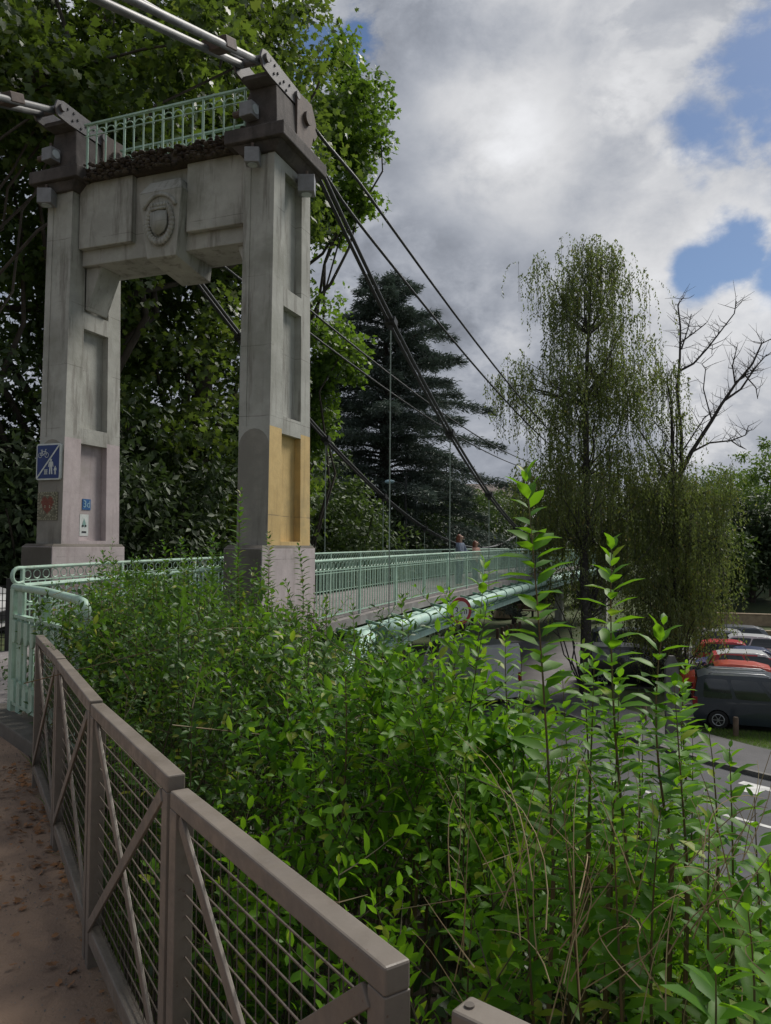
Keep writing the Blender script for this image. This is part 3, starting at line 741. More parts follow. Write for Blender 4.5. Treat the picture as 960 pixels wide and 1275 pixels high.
mb.build('slats', M['green'], ret, smooth=False)
kb = MB(); kb.bar(zz(pA, .045)-d*.35, zz(pB, .045)+d*.5, .42, .15); tag(kb.build('kerb_block', M['plinthdark'], base=pA, bevel=.012), 'low worn concrete kerb block under the green end railing', 'kerb block')

# ================================================================== LAMPS AND SIGNS ON THE TOWER
def floodlight(p, dirn, size, label, snoot=False):
    e = empty('floodlight', p, label, 'floodlight', 'floodlights fixed to the tower')
    d = Vector(dirn).normalized(); p = Vector(p)
    mb = MB(); mb.bar(p-d*size*.5, p+d*size*.5, size*.85, size*.95); mb.build('housing', M['lampgrey'], e, bevel=.01)
    mb = MB(); mb.disc(p+d*(size*.5+.004), d, size*.32, .012, 14); mb.build('lens', M['lens'], e)
    mb = MB()
    if snoot: mb.tube([p-d*size*.5, p-d*(size*.5+.14)], .045, 10)
    mb.bar(p+Vector((0, 0, size*.4)), p+Vector((0, 0, size*.4+.10)), .05, .03); mb.build('bracket', M['rusty'], e)
floodlight(B(8.50, OR-.02, 6.56), (0, 0, -1), .20, 'small grey floodlight under the front corner of the right tower cap')
floodlight(B(9.30, OR+.36, 6.48), (0, 0, -1), .24, 'boxy grey floodlight hanging under the right side of the right tower cap')
floodlight(B(8.56, OR-.12, 7.22), B(-.1, 1), .20, 'grey floodlight with round snout on the right pedestal above the cap', True)
floodlight(B(8.56, OLc-.12, 7.20), B(-.1, 1), .20, 'grey floodlight with round snout on the left pedestal above the cap', True)
floodlight(B(8.50, OLc-.12, 6.55), (0, 0, -1), .22, 'stained brown floodlight under the left tower cap')

def text_mesh(txt, size, mb, c, ux, uy, th, mi):
    cu = bpy.data.curves.new('t', 'FONT'); cu.body = txt; cu.size = size; cu.align_x = 'CENTER'; cu.align_y = 'CENTER'; cu.resolution_u = 4
    ob = bpy.data.objects.new('t', cu); COL.objects.link(ob)
    dg = bpy.context.evaluated_depsgraph_get(); me = bpy.data.meshes.new_from_object(ob.evaluated_get(dg))
    ux = Vector(ux).normalized(); uy = Vector(uy).normalized(); n = ux.cross(uy)
    mb.add([Vector(c)+ux*v.co.x+uy*v.co.y+n*th for v in me.vertices], [tuple(p.vertices) for p in me.polygons], mi)
    COL.objects.unlink(ob); bpy.data.objects.remove(ob); bpy.data.curves.remove(cu); bpy.data.meshes.remove(me)
def rrect(w_, h_, r_, k=4):
    P = []
    for cx_, cy_, a0 in ((w_/2-r_, h_/2-r_, 0), (-w_/2+r_, h_/2-r_, 90), (-w_/2+r_, -h_/2+r_, 180), (w_/2-r_, -h_/2+r_, 270)):
        for i in range(k+1):
            t = R(a0+90*i/k); P.append((cx_+r_*math.cos(t), cy_+r_*math.sin(t)))
    return P
UX, UZ = B(0, 1), Vector((0, 0, 1))     # faces the -a side: normal = ux x uz = -along
NF = UX.cross(UZ)
# blue cycle / pedestrian sign on left leg
sc_ = B(8.63, OLc-.02, 2.72); sg = empty('traffic_sign', sc_, 'square blue sign split by a white diagonal with bicycle and walkers', 'sign')
mb = MB(); mb.prism(rrect(.44, .52, .035), sc_, UX, UZ, .07); mb.build('sign_case', M['white'], sg, bevel=.004)
mb = MB(); mb.prism(rrect(.395, .475, .02), sc_+NF*.071, UX, UZ, .003); mb.build('sign_face', M['blue'], sg)
mb = MB(); S0 = sc_+NF*.076
def P2(x, y): return S0+UX*x+UZ*y
mb.bar(P2(-.20, -.235), P2(.20, .235), .022, .003, up=NF)
for cx_ in (-.145, -.025): mb.ring(P2(cx_, .095), NF, .034, .004, 16, 4)
for a_, b_ in [((-.145, .095), (-.115, .15)), ((-.115, .15), (-.045, .15)), ((-.115, .15), (-.085, .095)), ((-.145, .095), (-.085, .095)), ((-.085, .095), (-.045, .15)), ((-.025, .095), (-.05, .175)), ((-.05, .175), (-.03, .18)), ((-.085, .095), (-.12, .17)), ((-.135, .17), (-.10, .17))]:
    mb.bar(P2(*a_), P2(*b_), .007, .003, up=NF)
def walker(cx_, cy_, h_):
    mb.disc(P2(cx_, cy_+h_*.42), NF, h_*.085, .003, 12)
    mb.bar(P2(cx_, cy_+h_*.33), P2(cx_, cy_), h_*.24, .003, up=NF)
    for sx in (-1, 1):
        mb.bar(P2(cx_+sx*h_*.06, cy_), P2(cx_+sx*h_*.09, cy_-h_*.5), h_*.09, .003, up=NF); mb.bar(P2(cx_+sx*h_*.13, cy_+h_*.3), P2(cx_+sx*h_*.19, cy_-.02*h_), h_*.06, .003, up=NF)
walker(.055, -.07, .22); walker(.135, -.125, .12)
for x in (-.055, -.035, -.015): mb.bar(P2(x, -.11), P2(x, -.18), .008, .003, up=NF)
mb.bar(P2(-.065, -.115), P2(-.005, -.115), .01, .003, up=NF); mb.bar(P2(-.065, -.175), P2(-.005, -.175), .01, .003, up=NF); mb.bar(P2(-.065, -.145), P2(-.005, -.145), .01, .003, up=NF)
mb.build('sign_symbols', M['white'], sg)
# mosaic heart below it
sc_ = B(8.585, OLc-.03, 2.09)
mb = MB(); NX, NY = 17, 19; cw = .36/NX
for i in range(NX):
    for j in range(NY):
        x = (i+.5-NX/2)/(NX/2); y = (j+.5-NY/2)/(NY/2)*1.05-.05
        xx, yy = x*1.45, y*1.35+.1; hv = (xx*xx+yy*yy-.55)**3-xx*xx*yy**3
        edge_ = i in (0, NX-1) or j in (0, NY-1)
        mi = 0
        if edge_: mi = 2 if (i+j) % 2 else 0
        elif hv < 0: mi = 2 if (abs(abs(xx)-.35) < .13 and abs(yy+.0) < .16) else 1
        elif random.random() < .35: mi = 2
        c = sc_+UX*((i+.5-NX/2)*cw)+UZ*((j+.5-NY/2)*cw)
        mb.bar(c, c+NF*.012, cw*.86, cw*.86, up=UZ, mi=mi)
tag(mb.build('mosaic_panel', [M['tile_d'], M['tile_r'], M['tile_w']], base=sc_), 'small worn mosaic of a red heart under the blue square sign', 'mosaic')
# stickers in recessed panel of left leg (face looks to the right)
UA = B(1, 0); NO = UA.cross(UZ)
oi = OLc+.225-.10+.008
sc_ = B(9.17, oi, 2.14)
mb = MB(); mb.prism([(-.085, -.08), (.085, -.08), (.085, .08), (-.085, .08)], sc_, UA, UZ, .006, 0)
text_mesh('3d', .15, mb, sc_, UA, UZ, .009, 1)
tag(mb.build('sticker', [M['cyan'], M['lcyan']], base=sc_), 'small blue square tile with pale characters on the left tower leg', 'sticker')
sc_ = B(9.13, oi, 1.83)
mb = MB(); mb.prism([(-.09, -.16), (.09, -.16), (.09, .16), (-.09, .16)], sc_, UA, UZ, .003, 0)
mb.prism([(-.055, -.02), (.055, -.02), (0, .10)], sc_, UA, UZ, .005, 2)
for sx in (-.028, .028): mb.disc(sc_+UA*sx+UZ*-.01+NO*.006, NO, .017, .004, 10, 1)
mb.prism([(-.045, -.115), (.045, -.115), (.045, -.09), (-.045, -.09)], sc_, UA, UZ, .006, 1)
tag(mb.build('paper_sticker', [M['white'], M['black'], mat('pale_teal', (.25, .42, .38))], base=sc_), 'white paper sticker with a simple printed face below the blue tile', 'sticker')
# round height limit sign fixed to the girder
c = B(17.35, -4.62, zd(17.3)-.30)
vn = Vector((.52, -.85, 0)).normalized(); vx = Vector((.85, .52, 0))
sg = empty('height_limit_sign', c, 'round red rimmed height limit sign reading 3 m hung beside the bridge pipe', 'sign')
mb = MB(); mb.disc(c, vn, .31, .03, 28); mb.build('red_rim', M['red'], sg)
mb = MB(); mb.disc(c+vn*.018, vn, .225, .006, 28); mb.disc(c-vn*.018, vn, .325, .006, 28); mb.build('white_face', M['white'], sg)
mb = MB(); text_mesh('3 m', .24, mb, c, vx, UZ, .024, 0); mb.build('lettering', M['black'], sg)
mb = MB(); mb.bar(c-vn*.02, B(17.0, -5.1, zd(17)-.35), .05, .05); mb.build('bracket', M['girder'], sg)
# rusty bracket at the plinth
mb = MB(); c = B(9.75, -4.66, 0)
mb.bar(B(9.45, -4.62, .0), B(9.45, -4.62, .62), .05, .05); mb.bar(B(9.45, -4.62, .55), B(9.95, -4.5, .18), .05, .05); mb.bar(B(9.45, -4.62, .12), B(9.95, -4.5, .12), .05, .05)
tag(mb.build('pipe_support', M['rusty'], base=B(9.5, -4.6, -.3)), 'rusty angle iron frame standing against the pink plinth of the right leg', 'support frame')

# ================================================================== BROWN FENCE PANELS
FY = [(.115, .985), (.030, 1.172), (-.530, 2.01), (-1.080, 2.92), (-1.655, 3.97), (-2.22, 4.98)]
ftxt = ['brown fence panel cut off by the lower edge of the photo', 'nearest full brown steel fence panel with crossed braces and wire mesh', 'second brown fence panel behind the nearest full one',
        'third brown fence panel just before the last', 'last brown fence panel touching the green end railing']
def fence_panel(p, q, label, h=.93):
    p = Vector((*p, 0)); q = Vector((*q, 0)); d = (q-p).normalized(); p = p+d*.012; q = q-d*.012; s = .048
    e = empty('fence_panel', p, label, 'fence panel', 'brown fence panels along the path')
    Ln = (q-p).length
    for c in (p+d*s/2, q-d*s/2):
        mb = MB(); mb.bar(c+Vector((0, 0, -.25)), c+Vector((0, 0, h-.044)), s, s, up=d); mb.build('post', M['brown'], e, bevel=.002)
    mb = MB(); mb.bar(p+Vector((0, 0, h-.022)), q+Vector((0, 0, h-.022)), s, .044); mb.build('top_rail', M['brown'], e, bevel=.0045)
    mb = MB(); mb.bar(p+d*s+Vector((0, 0, .13)), q-d*s+Vector((0, 0, .13)), s-.005, .06); mb.build('bottom_rail', M['brown'], e, bevel=.005)
    r_ = Vector((d.y, -d.x, 0))
    nl = -r_ if r_.x > 0 else r_     # towards the path
    mb = MB(); mb.bar(p+d*s+Vector((0, 0, .16))+nl*.012, q-d*s+Vector((0, 0, h-.06))+nl*.012, .010, .036, up=(0, 0, 1)); mb.build('brace', M['brown'], e, bevel=.002)
    mb = MB(); mb.bar(p+d*s+Vector((0, 0, h-.06))+nl*.0235, q-d*s+Vector((0, 0, .16))+nl*.0235, .010, .036, up=(0, 0, 1)); mb.build('brace', M['brown'], e, bevel=.002)
    mb = MB(); n = int((h-.25)/.05)
    for k in range(n+1):
        z = .175+k*.05; mb.bar(p+d*(s-.004)-nl*.006+Vector((0, 0, z)), q-d*(s-.004)-nl*.006+Vector((0, 0, z)), .0034, .0034)
    n = int((Ln-2*s)/.05)
    for k in range(n):
        c = p+d*(s+.03+k*.05)-nl*.012; mb.bar(c+Vector((0, 0, .16)), c+Vector((0, 0, h-.06)), .0020, .0020, up=d)
    mb.build('wire_mesh', M['wire'], e)
dsl = (Vector(FY[1])-Vector(FY[2])).normalized()
p0 = Vector((.098, 1.085)); p0e = p0+Vector((.72, -.62))*1.1
fence_panel(tuple(p0e), tuple(p0), ftxt[0])
mb = MB(); cc = Vector((p0.x+.02, p0.y-.018, .9305)); mb.disc(cc, (0, 0, 1), .007, .005, 10); mb.build('bolt', M['wire'], bpy.data.objects['fence_panel'])
for k in range(1, 5): fence_panel(FY[k], FY[k+1], ftxt[k], (0, .925, .955, .962, .965)[k])
# far left mesh fence with a white parked car beyond
fl = empty('mesh_fence', (-5.2, 9.9, 0), 'dark welded mesh fence at the far left beyond the tower', 'fence')
for x in (-4.82, -7.0):
    mb = MB(); mb.bar((x, 10.0, 0), (x, 10.0, 1.1), .12, .12, up=(1, 0, 0)); mb.build('post', M['bolt'], fl, bevel=.004)
mb = MB()
for k in range(30): mb.bar((-4.85-k*.1, 10.0, .05), (-4.85-k*.1, 10.0, 1.0), .008, .008, up=(1, 0, 0))
for k in range(11): mb.bar((-4.82, 10.0, .05+k*.095), (-7.9, 10.0, .05+k*.095), .008, .008)
mb.build('wire_mesh', M['bolt'], fl)

# ================================================================== VEHICLES
def car(name, label, cat, loc, rz, Ln=4.1, Wd=1.74, H=1.48, kind='hatch', pm='p_red', roof=None, group='cars parked side by side in the lot', rails=False):
    e = empty(name, loc, label, cat, group, rz)
    h2 = Ln/2; wr = .31 if kind != 'van' else .32; zc0 = .20; belt = H*.60
    if kind in ('mpv', 'van'): belt = H*.56
    wx = (-h2+.78, h2-.82)
    def arch(cx_): return [(cx_+math.cos(t)*(wr+.06), max(zc0, .30+math.sin(t)*(wr+.06))) for t in [R(-18+i*24) for i in range(10)]][::-1][::-1]
    if kind == 'hatch': top = [(h2-.02, .55), (h2-.12, .72), (h2-.95, H*.66), (h2-1.75, H*.97), (h2-2.2, H), (-h2+.9, H*.985), (-h2+.35, H*.90), (-h2+.08, H*.62), (-h2, .50)]
    elif kind == 'sedan': top = [(h2-.02, .55), (h2-.12, .70), (h2-1.15, H*.65), (h2-1.95, H*.96), (h2-2.4, H), (-h2+1.3, H*.97), (-h2+.55, H*.70), (-h2+.06, H*.66), (-h2, .50)]
    elif kind == 'mpv': top = [(h2-.02, .55), (h2-.12, .85), (h2-.85, H*.60), (h2-1.5, H*.93), (h2-2.0, H*.99), (h2-2.6, H), (-h2+.4, H*.985), (-h2+.16, H*.93), (-h2+.03, H*.55), (-h2, .55)]
    else: top = [(h2-.02, .55), (h2-.1, .95), (h2-.75, H*.54), (h2-1.35, H*.92), (h2-1.8, H), (-h2+.1, H), (-h2, H*.96), (-h2, .55)]
    bot = [(-h2+.03, .24)]
    for cx_ in wx:
        bot += [(cx_-wr-.06, zc0)] + [(cx_-math.cos(t)*(wr+.05), .30+math.sin(t)*(wr+.05)) for t in [R(5+i*21.25) for i in range(9)]] + [(cx_+wr+.06, zc0)]
    bot += [(h2-.04, .24)]
    outl = bot+top
    bm = bmesh.new()
    vs = [bm.verts.new((x, 0, z)) for x, z in outl]; f = bm.faces.new(vs)
    r_ = bmesh.ops.extrude_face_region(bm, geom=[f]); 
    for v in [g_ for g_ in r_['geom'] if isinstance(g_, bmesh.types.BMVert)]: v.co.y = 1.0
    for zz_ in (.45, .68, belt, belt+.06, H*.78, H*.9, H*.96):
        bmesh.ops.bisect_plane(bm, geom=bm.verts[:]+bm.edges[:]+bm.faces[:], plane_co=(0, 0, zz_), plane_no=(0, 0, 1))
    for xx_ in (-h2+.15, -h2+.5, 0, h2-1.2, h2-.6, h2-.25):
        bmesh.ops.bisect_plane(bm, geom=bm.verts[:]+bm.edges[:]+bm.faces[:], plane_co=(xx_, 0, 0), plane_no=(1, 0, 0))
    tumble = .17 if kind in ('hatch', 'sedan') else (.11 if kind == 'mpv' else .07)
    def hw(x, z):
        w_ = Wd/2
        if z > belt: w_ -= tumble*((z-belt)/(H-belt))**1.3
        if z < .45: w_ -= .05*(.45-z)/.25
        ex = (abs(x)-(h2-.5))/.5
        if ex > 0: w_ -= (.14 if x > 0 else .07)*ex*ex
        return w_
    for v in bm.verts: v.co.y = (1 if v.co.y > .5 else -1)*hw(v.co.x, v.co.z)
    bmesh.ops.recalc_face_normals(bm, faces=bm.faces)
    if roof:
        for f in bm.faces:
            if f.calc_center_median().z > H*.93: f.material_index = 1
    me = bpy.data.meshes.new('body'); bm.to_mesh(me); bm.free(); me.materials.append(M[pm]); me.materials.append(M[roof or pm])
    me.shade_smooth()
    try: me.set_sharp_from_angle(angle=R(28))
    except Exception: pass
    bo = bpy.data.objects.new('body', me); COL.objects.link(bo); bo.parent = e
    bv = bo.modifiers.new('bevel', 'BEVEL'); bv.width = .035; bv.segments = 3; bv.limit_method = 'ANGLE'; bv.angle_limit = R(35)
    # side windows
    zt_ = H*.925; zb_ = belt+.03
    def topx(z, front):    # where the outline crosses height z
        pts = top; best = None
        for i in range(len(pts)-1):
            (x0, z0), (x1, z1) = pts[i], pts[i+1]
            if (z0-z)*(z1-z) <= 0 and abs(z1-z0) > 1e-6:
                x = x0+(x1-x0)*(z-z0)/(z1-z0)
                if best is None or (front and x > best) or (not front and x < best): best = x
        return best
    fb, ft, rb, rt = topx(zb_, True)-.16, topx(zt_, True)-.10, topx(zb_, False)+.22, topx(zt_, False)+.16
    if kind == 'mpv': cuts_ = [(0.02, .30), (.335, .66), (.70, 1.0)]
    elif kind == 'van': cuts_ = [(.80, 1.0)]
    else: cuts_ = [(0.0, .47), (.50, 1.0)]
    for sy in (-1, 1):
        for c0_, c1_ in cuts_:
            xb0 = rb+(fb-rb)*c0_; xb1 = rb+(fb-rb)*c1_; xt0 = rt+(ft-rt)*c0_; xt1 = rt+(ft-rt)*c1_
            q = [(xb0, zb_), (xb1, zb_), (xt1, zt_), (xt0, zt_)]
            G = []; nu, nv = 10, 6
            for iv in range(nv+1):
                for iu in range(nu+1):
                    U_ = -1+2*iu/nu; V_ = -1+2*iv/nv
                    cu_ = U_*math.sqrt(max(0, 1-.10*V_**6)); cv_ = V_*math.sqrt(max(0, 1-.10*U_**6))   # gently rounded corners
                    fu, fv = (cu_+1)/2, (cv_+1)/2
                    x_ = (q[0][0]*(1-fu)+q[1][0]*fu)*(1-fv)+(q[3][0]*(1-fu)+q[2][0]*fu)*fv; z_ = zb_+(zt_-zb_)*fv
                    G.append((x_, sy*(hw(x_, z_)+.014), z_))
            mb = MB(); F_ = [(j*(nu+1)+i, j*(nu+1)+i+1, (j+1)*(nu+1)+i+1, (j+1)*(nu+1)+i) for j in range(nv) for i in range(nu)]
            mb.add(G, F_ if sy < 0 else [f[::-1] for f in F_])
            mb.build('side_window', M['glass'], e, local=True, smooth=True)
        for zt2, x0, x1, mm in ((.74 if kind != 'van' else .9, -h2+.02, -h2+.20, 'taillight'), (.66, h2-.30, h2-.06, 'headlight')):
            nm = 'tail_light' if mm == 'taillight' else 'headlight'; hh = (.36 if kind in ('mpv', 'van') else .16) if mm == 'taillight' else .14
            mb = MB(); y_ = sy*(hw((x0+x1)/2, zt2)-.015)
            zl = zt2+(.12 if kind in ('mpv', 'van') and mm == 'taillight' else 0)
            mb.box(x0-(.03 if mm == 'taillight' else -.0), x1+(.03 if mm != 'taillight' else 0), min(y_-sy*.16, y_+sy*.022), max(y_-sy*.16, y_+sy*.022), zl-hh/2, zl+hh/2)
            mb.build(nm, M[mm], e, local=True, bevel=.02)
        for cx_ in wx:
            y_ = sy*(Wd/2-.11); mb = MB(); mb.disc((cx_, y_, wr-.0), (0, 1, 0), wr, .20, 26); wh = mb.build('wheel', M['tyre'], e, local=True, bevel=.02)
            mb = MB(); mb.ring((cx_, y_+sy*.100, wr), (0, 1, 0), wr*.60, .018, 20, 5)
            mb.disc((cx_, y_+sy*.092, wr), (0, 1, 0), wr*.16, .03, 12)
            for k in range(6):
                t = R(60*k); mb.bar((cx_, y_+sy*.098, wr), (cx_+math.cos(t)*wr*.6, y_+sy*.098, wr+math.sin(t)*wr*.6), .02, .045, up=(0, 1, 0))
            mb.build('rim', M['rim'], wh, local=True)
        mb = MB(); mb.box(topx(zb_, True)-.5, topx(zb_, True)-.34, sy*(Wd/2+.09)-.09, sy*(Wd/2+.09)+.09, zb_, zb_+.13); mb.build('wing_mirror', M[pm], e, local=True, bevel=.03)
        if rails:
            mb = MB(); mb.tube([(-h2+.5, sy*(Wd/2-.24), H-.02), (-h2+.6, sy*(Wd/2-.24), H+.05), (h2-2.2, sy*(Wd/2-.24), H+.05), (h2-2.0, sy*(Wd/2-.24), H-.03)], .022, 8); mb.build('roof_rail', M['rim'], e, local=True, smooth=True)
    # windscreen and rear window
    for nm, front in (('windscreen', True), ('rear_window', False)):
        z0_, z1_ = belt+.06, H*.90
        x0_, x1_ = topx(z0_, front), topx(z1_, front); s_ = 1 if front else -1
        mb = MB(); e0 = hw(x0_, z0_)-.10; e1 = hw(x1_, z1_)-.10
        nrm = Vector((z1_-z0_, 0, -(x1_-x0_)))*s_; nrm = nrm.normalized()*.012
        if not front: nrm = Vector((-(z1_-z0_), 0, (x1_-x0_))).normalized()*.012
        mb.add([Vector((x0_, -e0, z0_))+nrm, Vector((x0_, e0, z0_))+nrm, Vector((x1_, e1, z1_))+nrm, Vector((x1_, -e1, z1_))+nrm], [(0, 1, 2, 3)])
        if not (kind == 'van' and not front): mb.build(nm, M['glass'], e, local=True)
    mb = MB(); mb.box(h2-.06, h2+.012, -.45, .45, .36, .50); mb.build('grille', M['black'], e, local=True, bevel=.01)
    mb = MB(); mb.box(-h2-.014, -h2+.02, -.26, .26, .50, .61); mb.build('number_plate', M['white'], e, local=True)
    mb = MB(); mb.box(-h2+.1, h2-.1, -Wd/2+.2, Wd/2-.2, .17, .40); mb.build('underbody', M['black'], e, local=True)
    return e
heading = R(-20.5)      # cars stand across the row, noses to the right
def lot(k, Ln, back=.0):   # centre position for the k-th bay
    c = Vector((10.45, 26.3))+Vector((.372, .93))*2.62*k + Vector((CA, -SA))*(Ln/2+back) + Vector((SA, CA))*.85
    return (c.x, c.y, SL+.012)
fl_ = math.pi
car('parked_mpv', 'slate grey tall van-like car with roof rails nearest in the lot', 'car', lot(0, 4.4), heading, 4.4, 1.82, 1.80, 'mpv', 'p_slate', rails=True)
car('parked_car', 'silver car parked directly behind the slate grey tall one', 'car', lot(1, 4.3), heading, 4.3, 1.76, 1.50, 'hatch', 'p_silver')
car('parked_car', 'orange red car showing its headlights at the left of the row', 'car', lot(2, 4.0, -.75), heading+fl_, 4.0, 1.72, 1.45, 'hatch', 'p_red2')
car('parked_car', 'bright red hatchback with white roof in the middle of the row', 'car', lot(3, 4.1, .5), heading, 4.1, 1.76, 1.60, 'hatch', 'p_red', roof='p_white')
car('parked_car', 'navy blue saloon parked beyond the red hatchback with white roof', 'car', lot(4, 4.4), heading+fl_, 4.4, 1.76, 1.46, 'sedan', 'p_blue')
car('parked_car', 'dull red car half hidden between the navy and white ones', 'car', lot(5, 4.0), heading, 4.0, 1.74, 1.45, 'hatch', 'p_red')
car('parked_car', 'white car with dark side windows near the far end of the row', 'car', lot(6, 4.2, .2), heading+fl_, 4.2, 1.76, 1.52, 'hatch', 'p_white')
car('parked_car', 'pale silver car second from the far end of the row', 'car', lot(7, 4.1), heading, 4.1, 1.74, 1.5, 'hatch', 'p_silver')
car('parked_car', 'mid grey car last in the far end of the row', 'car', lot(8, 4.2), heading+fl_, 4.2, 1.74, 1.5, 'hatch', 'p_grey')
car('parked_suv', 'black tall car parked behind the birch trunk with red tail light showing', 'car', (11.1, 34.5, SL+.012), R(-12), 4.4, 1.85, 1.72, 'mpv', 'p_black', group='dark cars parked behind the birch')
car('parked_suv', 'dark grey tall car standing beyond the black one behind the birch', 'car', (12.6, 38.6, SL+.012), R(-12), 4.6, 1.9, 2.0, 'mpv', 'p_slate', group='dark cars parked behind the birch')
hv = Vector((-.48, .88)).normalized(); rv = Vector((hv.y, -hv.x))
vc = Vector((3.66, 29.2))+hv*2.5+rv*.97
car('delivery_van', 'white panel van driving away under the footbridge behind the bushes', 'van', (vc.x, vc.y, SL+.012), math.atan2(hv.y, hv.x), 5.0, 1.94, 2.30, 'van', 'p_white', group='traffic')
bpy.data.objects['delivery_van'].pop('group')
wc = car('parked_car', 'white car beyond the dark mesh fence at the far left', 'car', (-8.0, 11.9, .01), R(8), 4.2, 1.76, 1.45, 'hatch', 'p_white', group='x'); wc.pop('group')

# ================================================================== STREET FURNITURE
def bollard(x, y, h, r, label, grp):
    z = GZ(x, y); mb = MB(); mb.tube([(x, y, z-.1), (x, y, z+h-.03), (x, y, z+h)], [r, r, r*.75], 12)
    return tag(mb.build('wooden_bollard', M['wood'], base=(x, y, z), smooth='auto'), label, 'bollard', grp)
bollard(11.35, 25.1, .62, .085, 'round wooden bollard on the grass in front of the slate grey tall car', 'wooden bollards at the lot edge')
bollard(9.0, 26.9, .62, .085, 'round wooden bollard on the grass left of the slate grey tall car', 'wooden bollards at the lot edge')
for k in range(6): bollard(7.35+k*.42, 50.4+k*.75, .75, .11, ['first', 'second', 'third', 'fourth', 'fifth', 'sixth'][k]+' short dark post from the left in the row on the grass', 'short posts in a row on the lawn')
# grey pointed totem
c = Vector((9.15, 24.8)); mb = MB(); zz0 = GZ(c.x, c.y)
mb.prism([(-.22, 0), (.22, 0), (.22, 2.35), (.08, 2.62), (-.08, 2.62), (-.22, 2.35)], (c.x, c.y, zz0), (1, .15, 0), (0, 0, 1), .12)
tag(mb.build('stone_stele', M['kerb'], base=(c.x, c.y, zz0), bevel=.01), 'grey upright stele with clipped top corners beside the parked cars', 'stele')
# lamp post seen behind the cables
lp = Vector((1.0, 38.0, GZ(1.0, 38))); e = empty('street_lamp', lp, 'slim street lamp with pale blue head behind the bridge cables', 'street lamp')
mb = MB(); zt = EYE+(680-592)/FPX*38; mb.tube([lp, (lp.x, lp.y, zt)], [.09, .05], 8); mb.tube([(lp.x, lp.y, zt-.5), (lp.x-.25, lp.y, zt-.35), (lp.x-.62, lp.y, zt-.33)], .03, 6); mb.build('pole', M['bolt'], e)
mb = MB(); mb.sphere((lp.x-.80, lp.y, zt-.30), .26, 12, 6, sc=(1, .6, .40)); mb.build('lamp_head', mat('lamp_dome', (.38, .55, .62)), e, smooth=True)
# low stone walls and bench
def wall(name, p, q, th, z0, z1, label, cat='wall', m='tan', grp=None):
    mb = MB(); n = max(2, int((Vector(q)-Vector(p)).length/1.2)); d = (Vector(q)-Vector(p)); 
    mb.bar((p[0], p[1], (z0+z1)/2-.04), (q[0], q[1], (z0+z1)/2-.04), th, z1-z0-.08); mb.bar((p[0], p[1], z1-.04), (q[0], q[1], z1-.04), th+.08, .08)
    return tag(mb.build(name, M[m], base=(p[0], p[1], z0), bevel=.01), label, cat, grp)
wall('retaining_wall', (20.5, 54.0), (40, 47.5), .4, SL-.2, SL+.55, 'low tan stone wall at the back of the parking lot', grp='low tan walls')
wall('retaining_wall', (20.8, 58), (41, 51.5), .5, SL+.2, SL+1.35, 'upper tan retaining wall on the lawn behind the low one', grp='low tan walls')
z = GZ(10.5, 62); e = empty('picnic_bench', (10.6, 61, z), 'wooden bench with back on the lawn seen under the footbridge', 'bench')
mb = MB(); mb.box(9.6, 11.9, 60.8, 61.2, z+.42, z+.50); mb.build('seat', M['wood'], e); mb = MB(); mb.box(9.6, 11.9, 61.2, 61.26, z+.55, z+.95); mb.build('backrest', M['wood'], e)
for x in (9.8, 11.6):
    mb = MB(); mb.box(x, x+.12, 60.85, 61.2, z-.1, z+.42); mb.build('leg', M['bolt'], e)
mb = MB(); mb.hexa([(8.5, 60, z-.1), (10.1, 60, z-.1), (10.1, 61.5, z-.1), (8.5, 61.5, z-.1), (8.8, 60.2, z+1.1), (9.9, 60.2, z+1.3), (9.8, 61.3, z+1.2), (8.9, 61.3, z+1.0)])
tag(mb.build('boulder', M['tan'], base=(9.3, 60.7, z), bevel=.15), 'brown boulder beside the bench on the lawn', 'boulder')
# red play structure far right
e = empty('play_hut', (32.5, 68, GZ(32.5, 68)), 'red play hut among the trees at the far right', 'play hut'); z = GZ(32.5, 68)
mb = MB(); mb.box(31, 34.5, 67, 69, z+1.6, z+2.6); mb.hexa([(30.8, 66.8, z+2.6), (34.7, 66.8, z+2.6), (34.7, 69.2, z+2.6), (30.8, 69.2, z+2.6), (32, 67.8, z+3.5), (33.5, 67.8, z+3.5), (33.5, 68.2, z+3.5), (32, 68.2, z+3.5)]); mb.build('cabin', M['roofred'], e, bevel=.02)
for x in (31.1, 34.3):
    for y in (67.1, 68.8):
        mb = MB(); mb.box(x, x+.14, y, y+.14, z-.1, z+1.6); mb.build('leg', M['wood'], e)
# pale house far behind, just its roof above the trees
e = empty('house', (13, 120, GZ(13, 120)), 'pale distant house whose roof shows above the trees beyond the bridge', 'house'); z = GZ(13, 120)
mb = MB(); mb.box(13, 24, 118, 128, z-1, 9.2); mb.build('wall', M['tan'], e)
mb = MB(); mb.hexa([(12.5, 117.5, 9.2), (24.5, 117.5, 9.2), (24.5, 128.5, 9.2), (12.5, 128.5, 9.2), (12.5, 122.9, 11.6), (24.5, 122.9, 11.6), (24.5, 123.1, 11.6), (12.5, 123.1, 11.6)]); mb.build('roof', M['roofred'] if False else M['rusty'], e)
for x in (14, 16.5, 19, 21.5):
    mb = MB(); mb.box(x, x+1.1, 117.95, 118.0, 6.6, 8.1); mb.build('window', M['glass'], e)

